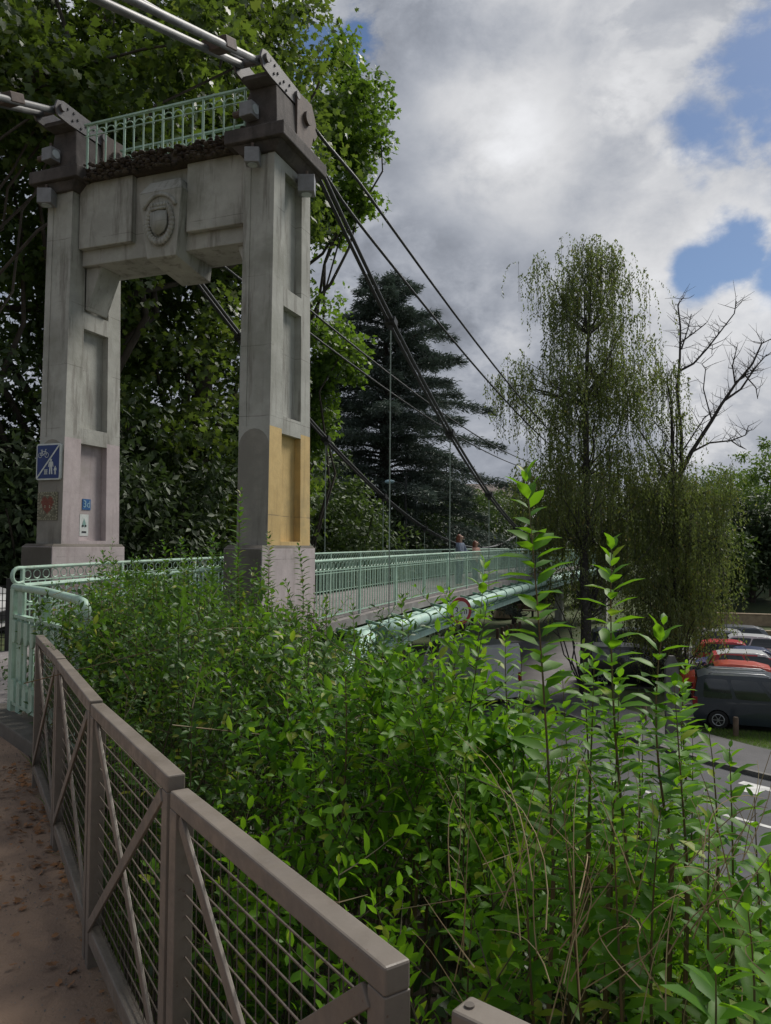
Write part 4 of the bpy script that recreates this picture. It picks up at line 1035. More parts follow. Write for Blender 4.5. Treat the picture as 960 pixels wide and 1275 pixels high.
# ================================================================== PEOPLE
def skinned(name, verts, edges, radii, m, parent, lv=1):
    off = ROOTLOC[parent.name]
    me = bpy.data.meshes.new(name); me.from_pydata([tuple(Vector(v)-off) for v in verts], edges, []); me.materials.append(m)
    o = bpy.data.objects.new(name, me); COL.objects.link(o); o.parent = parent; ROOTLOC[o.name] = off
    sk = o.modifiers.new('skin', 'SKIN'); sk.use_smooth_shade = True
    for i, r_ in enumerate(radii): me.skin_vertices[0].data[i].radius = (r_, r_)
    me.skin_vertices[0].data[0].use_root = True
    sb = o.modifiers.new('sub', 'SUBSURF'); sb.levels = lv; sb.render_levels = lv+1
    return o
def person(base, h, face, label, top_m, hair_long):
    e = empty('person', base, label, 'person', 'people leaning on the footbridge rail'); b = Vector(base); s = h/1.7
    f = Vector(face).normalized(); r_ = Vector((f.y, -f.x, 0))
    P = lambda x, y, z: b+r_*x*s+f*y*s+Vector((0, 0, z*s))
    V = [P(0, 0, .93), P(0, .03, 1.12), P(0, .03, 1.33), P(0, .04, 1.44), P(0, .06, 1.52), P(0, .08, 1.60), P(0, .09, 1.66),
         P(-.17, .05, 1.38), P(-.21, .16, 1.13), P(-.12, .38, 1.12), P(-.05, .46, 1.13), P(.17, .05, 1.38), P(.21, .16, 1.13), P(.12, .38, 1.12), P(.05, .46, 1.13),
         P(-.09, 0, .85), P(-.10, .02, .47), P(-.11, -.02, .08), P(-.11, .12, .03), P(.09, 0, .85), P(.10, .02, .47), P(.11, -.02, .08), P(.11, .12, .03)]
    E = [(0, 1), (1, 2), (2, 3), (3, 4), (4, 5), (5, 6), (2, 7), (7, 8), (8, 9), (9, 10), (2, 11), (11, 12), (12, 13), (13, 14), (0, 15), (15, 16), (16, 17), (17, 18), (0, 19), (19, 20), (20, 21), (21, 22)]
    rad = [.13, .12, .14, .06, .055, .095, .07, .055, .042, .032, .022, .055, .042, .032, .022, .085, .055, .038, .03, .085, .055, .038, .03]
    skinned('body', V, E, [x*s for x in rad], M['skin'], e)
    skinned('top', [V[0], V[1], V[2], P(0, .04, 1.42), V[7], V[8], P(-.13, .36, 1.12), V[11], V[12], P(.13, .36, 1.12)], [(0, 1), (1, 2), (2, 3), (2, 4), (4, 5), (5, 6), (2, 7), (7, 8), (8, 9)], [x*s for x in (.155, .14, .165, .07, .072, .058, .048, .072, .058, .048)], M[top_m], e)
    skinned('trousers', [P(0, 0, .95), V[15], V[16], V[17], V[19], V[20], V[21]], [(0, 1), (1, 2), (2, 3), (0, 4), (4, 5), (5, 6)], [x*s for x in (.14, .10, .07, .055, .10, .07, .055)], M['denim'], e)
    hv_ = [P(0, .06, 1.70), P(0, .02, 1.66), P(0, -.02, 1.55), P(0, -.03, 1.38), P(-.08, .03, 1.58), P(-.09, .03, 1.40), P(.08, .03, 1.58), P(.09, .03, 1.40)]
    skinned('hair', hv_, [(0, 1), (1, 2), (2, 3), (1, 4), (4, 5), (1, 6), (6, 7)], [x*s for x in (.075, .10, .09, .07, .045, .035, .045, .035)], M['hair'], e)
    mb = MB()
    for sx in (-.032, .032): mb.sphere(P(sx, .175, 1.605), .010*s, 6, 4)
    mb.build('eyes', M['black'], e)
    mb = MB(); mb.sphere(P(0, .19, 1.575), .016*s, 6, 4); mb.build('nose', M['skin'], e)
    mb = MB(); mb.bar(P(-.022, .172, 1.545), P(.022, .172, 1.545), .008, .008); mb.build('mouth', M['peach'], e)
toR = Vector((CA, -SA, 0))
pp_ = B(21.4, -5.75, zd(21.4)); person(pp_, 1.50, toR+Vector((0, -.25, 0)), 'person with long auburn hair in a grey blue jacket at the bridge rail', 'jacket', True)
pp_ = B(23.3, -5.75, zd(23.3)); person(pp_, 1.32, toR+Vector((-.1, -.3, 0)), 'smaller person with auburn hair in a peach top at the bridge rail', 'peach', True)

# ================================================================== TREES
def limb(mb, p, q, r0, r1, wob=.12, n=5, sides=7):
    p = Vector(p); q = Vector(q); L_ = (q-p).length; pts = []
    for i in range(n+1):
        t = i/n; c = p.lerp(q, t)
        if 0 < i < n: c = c+Vector((random.gauss(0, 1), random.gauss(0, 1), random.gauss(0, .6)))*wob*L_/n*.7
        pts.append(c)
    mb.tube(pts, [r0+(r1-r0)*i/n for i in range(n+1)], sides, cap=False); return pts
def crown_points(blobs, ncl, seed):
    r_ = np.random.default_rng(seed); vol = np.array([b[3]*b[4]*b[5] for b in blobs]); pr = vol**.8/np.sum(vol**.8)
    k = r_.choice(len(blobs), ncl, p=pr); u = norm(r_.normal(size=(ncl, 3))); rad = r_.uniform(.15, 1, ncl)**.5
    bl = np.array(blobs)[k]
    return bl[:, :3]+u*rad[:, None]*bl[:, 3:6], u
def tree(name, base, trunk_pts, blobs, ncl, nlf, lsize, lm, label, cat='tree', group=None, cl_r=.6, T=T_SIM, trunk_r=(.35, .15), bark='bark', seed=1, nlimb=26, flat=1.0):
    e = empty(name, base, label, cat, group); b = Vector(base)
    C, u = crown_points(blobs, ncl, seed); C = C+np.array(base)
    r_ = np.random.default_rng(seed+5); random.seed(seed)
    mb = MB(); tp = [b+Vector(p) for p in trunk_pts]; n = len(tp)
    rr = [trunk_r[0]+(trunk_r[1]-trunk_r[0])*i/(n-1) for i in range(n)]
    mb.tube(tp, rr, 10, cap=False)
    for i in r_.choice(len(C), min(nlimb, len(C)), replace=False):
        t = Vector(C[i]); lo_ = [p for p in tp if p.z < t.z-.3] or [tp[0]]
        s_ = random.choice(lo_[-3:]); limb(mb, s_, t, trunk_r[1]*.55, .02, .25, 6, 6)
    mb.build('trunk', M[bark], e, smooth=True)
    idx = r_.integers(0, len(C), nlf); rcl = cl_r*r_.uniform(.5, 1.2, len(C))
    off = np.clip(r_.normal(size=(nlf, 3)), -1.7, 1.7)*.55; off[:, 2] *= .7*flat
    P = C[idx]+off*rcl[idx][:, None]
    Dr = norm(r_.normal(size=(nlf, 3))+norm(off)*.8+np.array([0, 0, -.35])); N = norm(r_.normal(size=(nlf, 3))*.7+np.array([0, 0, 1.0])+u[idx]*.5)
    S = lsize*r_.uniform(.6, 1.3, nlf)
    V, F = leaves(P, Dr, N, S, T); np_mesh('crown', V, F, L[lm], e)
    return e
gz = lambda x, y: GZ(x, y)
# big plane trees behind and over the tower
def at(u, Y): return (u-480)/FPX*Y
tree('plane_tree', (at(60, 17), 17, gz(at(60, 17), 17)), [(0, 0, 0), (.2, .2, 4), (.5, 0, 8), (.8, 0, 12), (1.0, .3, 17)],
     [(0, 0, 11, 3.4, 3.5, 4), (-3, 0, 9, 3, 3.5, 5.5), (3.0, .5, 12.5, 3.2, 3, 3.2), (1.6, 1, 8, 2.6, 3, 3.6), (-2.5, 1, 15, 4, 3, 3), (2.2, 0, 16, 3.6, 3, 2.6), (-1.5, -1.5, 13, 3, 3, 3)], 620, 46000, .165, 'plane',
     'huge dark plane tree filling the upper left behind the left tower leg', group='plane trees behind the tower', cl_r=.75, T=T_LOBE, trunk_r=(.5, .2), seed=11)
tree('plane_tree', (at(240, 21), 21, gz(at(240, 21), 21)), [(0, 0, 0), (-.1, .2, 4), (.1, 0, 8), (.3, 0, 12), (.6, .3, 17)],
     [(0, 0, 9, 3.2, 3.5, 5), (-.8, 0, 6.0, 2.9, 3, 3.2), (.9, 0, 16.5, 3.4, 3, 4), (-1.6, 0, 14, 3, 3, 4), (1.5, -.5, 19.5, 2.5, 2.5, 2.0), (.8, 0, 12.8, 2.2, 2.5, 2.0)], 460, 42000, .165, 'plane',
     'broad plane tree seen through the portal and above its railing', group='plane trees behind the tower', cl_r=.75, T=T_LOBE, trunk_r=(.42, .18), seed=12)
tree('plane_tree', (at(368, 25), 25, gz(at(368, 25), 25)), [(0, 0, 0), (-.1, .2, 4), (.1, 0, 8), (.1, 0, 12), (0, .3, 15)],
     [(0.4, 0, 13.0, 1.75, 2, 1.9), (-.6, 0, 9.6, 1.7, 2, 2.6), (1.3, -.3, 11.9, .9, 1.2, 1.0), (1.4, 0, 20.5, 1.4, 2, 2.4), (.9, 0, 17.0, 1.2, 1.2, 1.0), (1.7, 0, 17.6, .9, .8, .7)], 230, 26000, .17, 'lime',
     'brighter green plane tree just right of the right tower leg', group='plane trees behind the tower', cl_r=.6, T=T_LOBE, trunk_r=(.3, .12), seed=13)
# overhanging plane branches near the top left, in front
tree('plane_tree', (-9.5, 13.2, 0), [(0, 0, 0), (.2, .2, 4), (.8, 0, 7), (2.5, 0, 9.4), (4.4, .3, 10.5)],
     [(3.4, 0, 9.6, 1.6, .9, 1.2), (4.8, .2, 9.2, 1.0, .9, .8), (1.8, 0, 9.8, 1.3, 1.4, 1.6), (6.2, .4, 10.4, 1.3, 1, .7)], 130, 7500, .17, 'plane',
     'nearer plane tree reaching brighter leaves over the left tower cap', group='plane trees behind the tower', cl_r=.55, T=T_LOBE, trunk_r=(.3, .06), seed=17, nlimb=20)
# under-storey behind portal and bridge
for k, (u, Y, zc_, rx, rz_, lm, lab) in enumerate([(190, 19, 4.2, 3.0, 3.0, 'fardk', 'dark thicket shrub tree low behind the portal opening'), (20, 16, 3.5, 2.6, 3.2, 'fardk', 'dark evergreen bush tree left of the left tower leg'),
        (420, 30, 5.4, 2.5, 3.3, 'far', 'rounded green tree low behind the near end of the bridge'), (480, 40, 5.0, 3.6, 3.8, 'fardk', 'dark spreading tree under the cedar behind the bridge'), (575, 48, 5.6, 3.6, 3.6, 'fardk', 'dark tree behind the two people on the bridge'),
        (640, 58, 6.2, 4.2, 4.0, 'far', 'green tree behind the middle of the bridge'), (330, 30, 6.0, 3.5, 6.5, 'fardk', 'dark tree between the two tower legs further back')]):
    x = at(u, Y); tree('broadleaf_tree', (x, Y, gz(x, Y)), [(0, 0, 0), (.1, 0, 2), (0, 0, zc_)], [(0, 0, zc_, rx, rx, rz_), (rx*.5, 0, zc_*.7, rx*.6, rx*.6, rz_*.6), (-rx*.5, 0, zc_*.75, rx*.6, rx*.6, rz_*.7)], 170, 21000, .16+.0022*Y, lm, lab, group='trees behind the bridge', cl_r=.8, trunk_r=(.2, .08), seed=30+k)
# far tree line
ft = [(-60, 60, 16, 9, 'far', 'far tree at the left end of the distant tree line'), (150, 55, 17, 8, 'fardk', 'far tree seen between the left leg and the portal opening'), (300, 60, 17, 8, 'fardk', 'far tree beyond the right tower leg'),
      (560, 85, 11, 7, 'far', 'far tree above the bridge left of the sky gap'), (625, 92, 11.5, 7, 'far', 'far tree whose top shows where the cables meet the rail'), (690, 88, 12, 7, 'fardk', 'far tree directly behind the birch trunk'),
      (770, 85, 12, 8, 'fardk', 'far tree right of the birch trunk'), (845, 80, 12, 7, 'far', 'far tree under the dead branches'), (905, 84, 13, 6, 'farlt', 'light green tree at the right behind the lot'), (962, 76, 14.5, 6.5, 'farlt', 'light green round tree at the right edge'),
      (935, 66, 9.6, 5, 'fardk', 'dark low tree in front of the light green ones'), (1010, 64, 10, 5, 'fardk', 'dark tree cut by the right edge behind the lot'), (885, 62, 8.0, 3.6, 'far', 'small tree behind the far end of the car row'),
      (1080, 80, 14, 8, 'far', 'far tree outside the right edge of the lot'), (500, 70, 12, 8, 'fardk', 'far tree behind the cedar')]
for k, (u, Y, h_, rx, lm, lab) in enumerate(ft):
    x = at(u, Y); tree('distant_tree', (x, Y, gz(x, Y)), [(0, 0, 0), (.2, 0, h_*.3), (0, 0, h_*.7)], [(0, 0, h_*.62, rx*.8, rx*.7, h_*.36), (rx*.45, 0, h_*.5, rx*.5, rx*.5, h_*.26), (-rx*.45, 0, h_*.5, rx*.5, rx*.5, h_*.28), (0, 0, h_*.3, rx*.75, rx*.6, h_*.18)], 150, 13000, .42, lm, lab, group='trees of the distant tree line', cl_r=1.1, trunk_r=(.3, .12), seed=60+k, nlimb=8)

for k, (u, Y) in enumerate([(548, 68), (590, 70), (632, 67), (676, 69), (716, 66)]):
    x = at(u, Y); tree('round_bush', (x, Y, gz(x, Y)), [(0, 0, 0), (0, 0, .5), (0, 0, 1.0)], [(0, 0, 1.2, 2.1, 1.5, 1.3), (1.2, 0, .9, 1.2, 1.2, .9)], 40, 5000, .26, 'fardk',
         ['leftmost', 'second', 'middle', 'fourth', 'rightmost'][k]+' dark round bush in the row on the lawn seen under the bridge', 'bush', 'round bushes on the far lawn', cl_r=.55, trunk_r=(.08, .05), seed=90+k, nlimb=5)
# cedar with layered boughs
def cedar(base, H, seed):
    e = empty('cedar_tree', base, 'tall dark blue green cedar with layered boughs behind the bridge', 'tree'); b = Vector(base); r_ = np.random.default_rng(seed); random.seed(seed)
    mb = MB(); mb.tube([b, b+Vector((0, 0, H*.5)), b+Vector((.1, 0, H))], [.5, .3, .05], 10, cap=False)
    PP = []; DD = []
    nb = 190
    for k in range(nb):
        t = (k+.5)/nb; z = H*(.16+.83*t); Lb = (8.2*(1-t)**.52+.5)*r_.uniform(.45, 1.08); az = k*2.399+r_.uniform(-.4, .4)
        d = np.array([math.cos(az), math.sin(az), 0]); rise = .12+.5*t*r_.uniform(.3, 1)
        p0 = np.array(b)+np.array([0, 0, z]); npt = 7; pts = []
        for i in range(npt):
            s_ = i/(npt-1); pts.append(p0+d*Lb*s_+np.array([0, 0, Lb*(rise*s_-.30*s_*s_)]))
        mb.tube(pts, [.07*(1-i/npt)+.012 for i in range(npt)], 5, cap=False)
        n = int(640*Lb/5*(1 if t < .9 else .8)); s_ = r_.uniform(.12, 1.04, n)**.8; wv = (r_.normal(size=n)*.20*Lb*(1.12-s_)*.8)
        side = np.array([-d[1], d[0], 0]); c = p0+d*Lb*s_[:, None]+side*wv[:, None]+np.array([0, 0, 1])*(Lb*(rise*s_-.30*s_*s_)-np.abs(wv)*.22+r_.normal(size=n)*.07)[:, None]
        PP.append(c); DD.append(d*1.0+side*np.sign(wv)[:, None]*.8+r_.normal(size=(n, 3))*.35)
    P = np.concatenate(PP); Dr = np.concatenate(DD); n = len(P)
    # several thin needle tufts around each sample
    P = np.repeat(P, 2, 0)+r_.normal(size=(2*n, 3))*.10; Dr = np.repeat(Dr, 2, 0)+r_.normal(size=(2*n, 3))*.4
    V, F = leaves(P, Dr, r_.normal(size=(2*n, 3))*.5+np.array([0, 0, 1]), r_.uniform(.16, .38, 2*n), (T_SIM[0]*np.array([1, .42, 1]), T_SIM[1]))
    mb.build('trunk', M['bark'], e, smooth=True); np_mesh('crown', V, F, L['cedar'], e)
cx_ = at(478, 44); cedar((cx_, 44, gz(cx_, 44)), EYE+(680-338)/FPX*44-gz(cx_, 44), 5)

# birch with hanging strands, dead-topped second birch
def strands(S0, ln, r_, sp=.062, sway=.22):
    P = []; Dd = []
    for p, l_ in zip(S0, ln):
        n = int(l_/sp); t = np.arange(n)/max(n, 1)
        sway = abs(r_.normal())*.28; ang = r_.uniform(0, 6.28); dx = math.cos(ang)*sway; dy = math.sin(ang)*sway
        out_ = 1-np.exp(-t*3)
        q = np.stack([p[0]+dx*out_*l_+r_.normal(size=n)*.035, p[1]+dy*out_*l_+r_.normal(size=n)*.035, p[2]-l_*t**1.15+.15*l_*np.sin(np.minimum(t*4, np.pi))*.6], 1)
        P.append(q); Dd.append(np.stack([r_.normal(size=n)*.6, r_.normal(size=n)*.6, -np.ones(n)], 1))
    return np.concatenate(P), np.concatenate(Dd)
def birch(name, base, trunk, limbs_, blobs, nst, lab, seed, lf=.125, bark='birchbark'):
    e = empty(name, base, lab, 'tree', 'birches beside the street'); b = Vector(base); r_ = np.random.default_rng(seed); random.seed(seed)
    mb = MB(); tp = [b+Vector(p) for p in trunk]; n = len(tp); mb.tube(tp, [.23*(1-i/n)**1.3+.02 for i in range(n)], 10, cap=False)
    Cc, u = crown_points(blobs, nst//13, seed); Cc = Cc+np.array(base)
    C = Cc[r_.integers(0, len(Cc), nst)]+r_.normal(size=(nst, 3))*np.array([.34, .34, .30])
    for i in r_.choice(len(Cc), min(100, len(Cc)), replace=False):
        t = Vector(Cc[i]); lo_ = [p for p in tp if p.z < t.z-.5] or [tp[0]]
        pts = limb(mb, lo_[-1] if random.random() < .6 else random.choice(lo_[-2:]), t, .04, .01, .3, 6, 5)
    for pl, r0 in limbs_:
        for i_ in range(len(pl)-1):
            for j_ in range(5 if r0 > .03 else 2):
                q0 = (b+Vector(pl[i_])).lerp(b+Vector(pl[i_+1]), random.random())
                if q0.z < b.z+10.5 and random.random() < .6: continue
                dd = Vector((random.gauss(0, 1), random.gauss(0, .6), random.uniform(.1, 1.2))).normalized()*random.uniform(.3, 1.1)
                q1 = q0+dd*.5+Vector((random.gauss(0, .06), 0, random.gauss(0, .06))); q2 = q0+dd+Vector((0, 0, random.uniform(-.1, .25)))
                mb.tube([q0, q1, q2], [.017, .011, .005], 4, cap=False)
                mb.tube([q1, q1+Vector((random.gauss(0, .25), random.gauss(0, .1), random.uniform(.05, .4)))], [.009, .004], 3, cap=False)
    for pl, r0 in limbs_: mb.tube([b+Vector(p) for p in pl], [r0*.72*(1-i/len(pl))+.009 for i in range(len(pl))], 6, cap=False)
    mb.build('trunk', M[bark], e, smooth=True)
    ln = r_.uniform(.35, 2.6, nst)
    P, Dr = strands(C, ln, r_); n = len(P)
    V, F = leaves(P, Dr, r_.normal(size=(n, 3)), lf*r_.uniform(.6, 1.3, n), T_SIM); np_mesh('crown', V, F, L['birch'], e)
    # hanging twigs
    tw = MB()
    for i in range(0, nst, 2):
        p = C[i]; tw.tube([p, (p[0], p[1], p[2]-ln[i]*.5), (p[0]+.02, p[1], p[2]-ln[i])], .006, 3, cap=False)
    tw.build('hanging_twigs', M['deadwood'], e)
Yb = 32.0; bx = at(728, Yb); bz = gz(bx, Yb)
zv = lambda v, Y: EYE+(680-v)/FPX*Y
def bl(u, v, ru, rv, base, Y, dy=1.6): return (at(u, Y)-base[0], 0, zv(v, Y)-base[2], ru/FPX*Y, dy, rv/FPX*Y)
base = (bx, Yb, bz)
birch('birch_tree', base, [(0, 0, 0), (.05, 0, 3), (-.05, 0, 6), (.1, 0, 9), (.05, 0, 12), (.2, 0, 15), (.35, 0, 18.2)], [],
      [bl(735, 318, 40, 26, base, Yb), bl(690, 345, 44, 34, base, Yb), bl(790, 340, 36, 20, base, Yb, .8), bl(725, 395, 78, 50, base, Yb, 2.2), bl(645, 460, 26, 20, base, Yb, 1), bl(720, 480, 82, 55, base, Yb, 2.6), bl(790, 430, 34, 45, base, Yb), bl(725, 590, 72, 60, base, Yb, 2.8), bl(715, 680, 68, 60, base, Yb, 2.6), bl(790, 590, 44, 40, base, Yb, 1.5), bl(780, 680, 44, 50, base, Yb, 1.5)],
      2850, 'tall drooping birch with hanging leafy strands beside the street', 21)
Y2 = 33.5; b2x = at(842, Y2); base = (b2x, Y2, gz(b2x, Y2))
def pl(*uv): return [(at(u, Y2)-base[0], dy, zv(v, Y2)-base[2]) for u, v, dy in uv]
dead = [(pl((840, 620, 0), (838, 560, 0), (838, 500, 0), (832, 470, 0)), .12), (pl((848, 600, 0), (850, 540, 0), (846, 480, .1), (850, 440, .1), (851, 400, .1), (848, 372, .1), (856, 362, .1)), .10),
        (pl((849, 457, .1), (866, 448, 0), (884, 428, 0), (898, 410, 0), (918, 384, 0), (921, 368, 0)), .07), (pl((852, 420, 0), (868, 408, 0), (882, 397, 0)), .04), (pl((851, 430, 0), (859, 405, 0), (864, 385, 0)), .035), (pl((884, 428, 0), (890, 424, 0), (889, 436, 0)), .02),
        (pl((842, 600, 0), (862, 560, 0), (888, 520, 0), (900, 500, 0), (918, 474, 0), (940, 448, 0), (952, 422, 0), (964, 416, 0)), .13), (pl((905, 494, 0), (925, 480, 0), (944, 452, 0), (958, 436, 0)), .07), (pl((918, 474, 0), (915, 450, 0), (921, 426, 0)), .04),
        (pl((888, 520, 0), (878, 480, 0), (881, 455, 0), (876, 448, 0)), .03), (pl((862, 560, 0), (885, 548, 0), (912, 545, 0), (930, 538, 0), (934, 526, 0)), .06), (pl((912, 545, 0), (922, 552, 0), (931, 556, 0)), .03), (pl((920, 470, 0), (932, 462, 0), (944, 456, 0)), .04),
        (pl((838, 610, 0), (815, 560, 0), (795, 530, 0), (782, 512, 0)), .06), (pl((850, 560, 0), (870, 530, 0), (880, 515, 0), (893, 508, 0)), .035), (pl((930, 462, 0), (944, 478, 0), (946, 492, 0)), .03)]
birch('birch_tree', base, [(0, 0, 0), (-.1, 0, 3), (0, 0, 6), (.05, 0, 8), (0, 0, 9)], dead,
      [bl(830, 590, 62, 45, base, Y2, 2), bl(835, 660, 78, 55, base, Y2, 2.6), bl(815, 750, 60, 50, base, Y2, 2.4), bl(880, 730, 34, 50, base, Y2, 1.8), bl(828, 465, 24, 40, base, Y2, 1), bl(835, 520, 30, 35, base, Y2, .8), bl(885, 600, 30, 22, base, Y2, 1), bl(800, 560, 30, 30, base, Y2, 1.2), bl(860, 620, 50, 30, base, Y2, 1.8)],
      1950, 'half dead birch with bare grey top branches right of the tall birch', 22, bark='deadwood')

# ================================================================== SHRUBS ALONG THE PATH
SHR = [((-2.95, 7.4), 'leafy privet bush behind the green end railing'), ((-1.7, 8.3), 'privet bush against the plinth of the right tower leg'), ((-2.05, 5.3), 'dense dark privet bush behind the last two brown fence panels'),
       ((-.35, 6.6), 'privet bush below the bridge pipe'), ((-.75, 3.7), 'dense privet bush behind the third fence panel from the viewer'), ((.75, 4.6), 'outer privet bush on the bank in front of the white van'), ((.15, 2.35), 'nearest leafy bush rising behind the front fence panel'),
       ((1.3, 2.7), 'bush with tall bright shoots standing in front of the parked cars'), ((2.0, 3.9), 'low straggly bush at the right edge above the street'), ((-3.1, 9.4), 'small bush between the railings under the portal')]
SHR = SHR[:9]
roots = [[] for _ in SHR]; cent = np.array([s_[0] for s_ in SHR])
def ztop(x, y, s_):
    zt = .96+.05*np.clip(y-2.2, 0, 3.5)-(.46+.20*min(1, max(0, x)))*max(0., s_-1.1)-.20*min(1, max(0, (x-.2)/.4))-.06*(1 if -.6 < x else 0)
    if y < 2.6: zt -= (2.6-y)*.10
    zt += .13*math.sin(x*2.9+1.1)*math.cos(y*2.3+.4)+.06*math.sin(x*6.1+y*5.3)
    return zt
r_ = np.random.default_rng(99)
buck = [dict(P=[], D=[], N=[], S=[], stems=MB()) for _ in SHR]
def put_stem(k, p0, p1, p2, r0, l0, l1, sp, ls, wide=False):
    """quadratic stem p0->p2 through p1; opposite leaf pairs between parameters l0..l1"""
    p0, p1, p2 = (np.array(p, float) for p in (p0, p1, p2)); Ls = np.linalg.norm(p2-p0)
    tt_ = np.linspace(0, 1, 7)[:, None]; pts = (1-tt_)**2*p0+2*tt_*(1-tt_)*p1+tt_**2*p2
    buck[k]['stems'].tube([tuple(p) for p in pts], [r0*(1-.75*i/6) for i in range(7)], 4 if r0 < .006 else 6, cap=False, mi=1 if wide else 0)
    n = max(2, int(Ls*(l1-l0)/sp)); t = np.linspace(l0, l1, n); t1 = t[:, None]
    c = (1-t1)**2*p0+2*t1*(1-t1)*p1+t1**2*p2; dr = norm(2*(1-t1)*(p1-p0)+2*t1*(p2-p1))
    ph = r_.uniform(0, 3.14)
    ax = np.cross(dr, np.array([.31, .77, .2])); ax = norm(ax); ay = np.cross(dr, ax)
    th = ph+np.arange(n)*(math.pi/2)+r_.normal(size=n)*.25
    for sg_ in (1, -1):
        o_ = (ax*np.cos(th)[:, None]+ay*np.sin(th)[:, None])*sg_
        elev = .55 if not wide else .45
        D_ = o_+dr*(elev+.9*np.clip((t1-.85)/.15, 0, 1))+r_.normal(size=(n, 3))*.14; D_[:, 2] -= .05
        N_ = dr-o_*.35+r_.normal(size=(n, 3))*.18+np.array([0, 0, .35])
        sz = ls*(1.05-.55*np.clip((t-.80)/.2, 0, 1)**1.5)*r_.uniform(.7, 1.15, n)
        keep = r_.random(n) > .06
        b = buck[k]; b['P'].append((c+o_*.004)[keep]); b['D'].append(D_[keep]); b['N'].append(N_[keep]); b['S'].append(sz[keep])
def nearest(x, y): return int(np.argmin(((cent-np.array([x, y]))**2).sum(1)))
cnt = 0
for _ in range(60000):
    s_ = r_.uniform(.13, 3.3); t_ = r_.uniform(-.6, 9.0)
    x, y = sf_pt(s_, t_); a_, o_ = to_B(x, y)
    if a_ > 4.6 and o_ < -5.05: continue
    if a_ > 8.2 and o_ < -4.55: continue
    if a_ > 10.3: continue
    if s_ < .35 and t_ < .25: pass
    # hollow in front at lower right
    if y < 2.15 and x > -.1 and s_ < 1.0 and r_.random() < .82: continue
    if y < 1.2: continue
    zt = ztop(x, y, s_); zg = GZ(x, y)
    if zt < zg+.25: continue
    k = nearest(x, y); dist = math.hypot(x, y)
    if dist > 5.5 and r_.random() < .35: continue
    var = r_.normal()*.10; tall = r_.random() < .09
    if tall: var += r_.uniform(.12, .38)*(1 if s_ < 2.4 else .6)
    # lower the canopy towards the fence
    var -= .30*max(0, .55-s_)/.5
    if x > .9 and y < 3: var -= .12
    if x > 0 and s_ > 2.0: var -= .1
    top = zt+var; lean = r_.normal(size=2)*.10+np.array([.03, .02]); hgt = top-zg
    p0 = (x-lean[0]*hgt, y-lean[1]*hgt, zg); p1 = (x-lean[0]*.2, y-lean[1]*.2, zg+hgt*.6); p2 = (x+lean[0], y+lean[1], top)
    ls = r_.choice([.034, .048, .056, .066])*r_.uniform(.9, 1.1)*(1.1 if x > .4 else 1.0)
    put_stem(k, p0, p1, p2, .0045, max(0, 1-.62/hgt) if not tall else max(0, 1-.8/hgt), 1, .030 if not tall else .036, ls)
    for j in range(7):
        f = r_.uniform(.28, .96); q = np.array(p0)*(1-f)**2+2*f*(1-f)*np.array(p1)+f*f*np.array(p2)
        if q[2] < top-.95: continue
        az = r_.uniform(0, 6.28); lt = r_.uniform(.12, .30); d_ = np.array([math.cos(az), math.sin(az), r_.uniform(.1, 1.0)])
        if s_ < .45: d_ += np.array([.5, .3, 0])
        d_ /= np.linalg.norm(d_)
        put_stem(k, q, q+d_*lt*.55, q+d_*lt+np.array([0, 0, .03]), .002, .1, 1, .030, ls*.95)
    cnt += 1
    if cnt >= 1150: break
for _ in range(150):
    s_ = r_.uniform(.2, 2.6); t_ = r_.uniform(-.4, 7.5); x, y = sf_pt(s_, t_); zt = ztop(x, y, s_)-r_.uniform(-.05, .35); k = nearest(x, y)
    if to_B(x, y)[0] > 4.6 and to_B(x, y)[1] < -5.0: continue
    d_ = r_.normal(size=3)*np.array([.25, .25, .12]); p_ = np.array([x, y, zt])
    buck[k]['stems'].tube([tuple(p_-d_), tuple(p_+r_.normal(size=3)*.015), tuple(p_+d_)], [.0025, .002, .001], 4, cap=False, mi=1)
# tall individual shoots that stand up out of the bushes
heroes = [(655, 588, 1.95, 1.0, .078), (762, 672, 2.05, .8, .072), (605, 700, 2.7, .75, .066), (825, 775, 1.95, .55, .07), (838, 850, 1.9, .45, .07), (560, 735, 3.4, .6, .06), (500, 745, 3.6, .6, .058), (440, 755, 3.9, .6, .056), (407, 742, 4.3, .6, .055),
          (300, 612, 5.1, .95, .062), (296, 690, 5.0, .7, .06), (130, 690, 5.6, .7, .06), (168, 700, 5.6, .6, .055), (205, 680, 5.9, .6, .055), (240, 690, 5.8, .6, .055), (372, 680, 6.2, .7, .06), (360, 735, 5.5, .6, .055), (335, 665, 6.0, .6, .055), (265, 665, 6.0, .6, .055),
          (630, 790, 3.2, .5, .055), (650, 810, 3.0, .5, .055), (725, 800, 2.4, .5, .06), (700, 840, 2.3, .5, .062), (905, 925, 2.0, .5, .06), (935, 985, 1.85, .5, .062), (880, 905, 2.3, .4, .055), (770, 840, 2.1, .5, .065), (590, 790, 2.8, .5, .06), (545, 800, 3.0, .5, .058), (480, 790, 3.4, .5, .056),
          (880, 1010, 1.7, .5, .064), (820, 1000, 1.75, .5, .066), (760, 990, 1.7, .5, .066), (700, 990, 1.8, .5, .064), (925, 1120, 1.45, .4, .066), (885, 1195, 1.25, .3, .075), (950, 1060, 1.6, .45, .066), (655, 1080, 1.7, .4, .06), (230, 1010, 2.9, .4, .055), (290, 995, 3.2, .4, .055), (590, 1120, 1.8, .4, .06), (470, 1050, 2.3, .4, .056)]
rh_ = np.random.default_rng(4)
for _ in range(34):
    u_ = rh_.uniform(125, 400); heroes.append((u_, 715+rh_.normal()*22+max(0, u_-320)*.6, rh_.uniform(4.6, 6.4), rh_.uniform(.5, .85), rh_.uniform(.048, .062)))
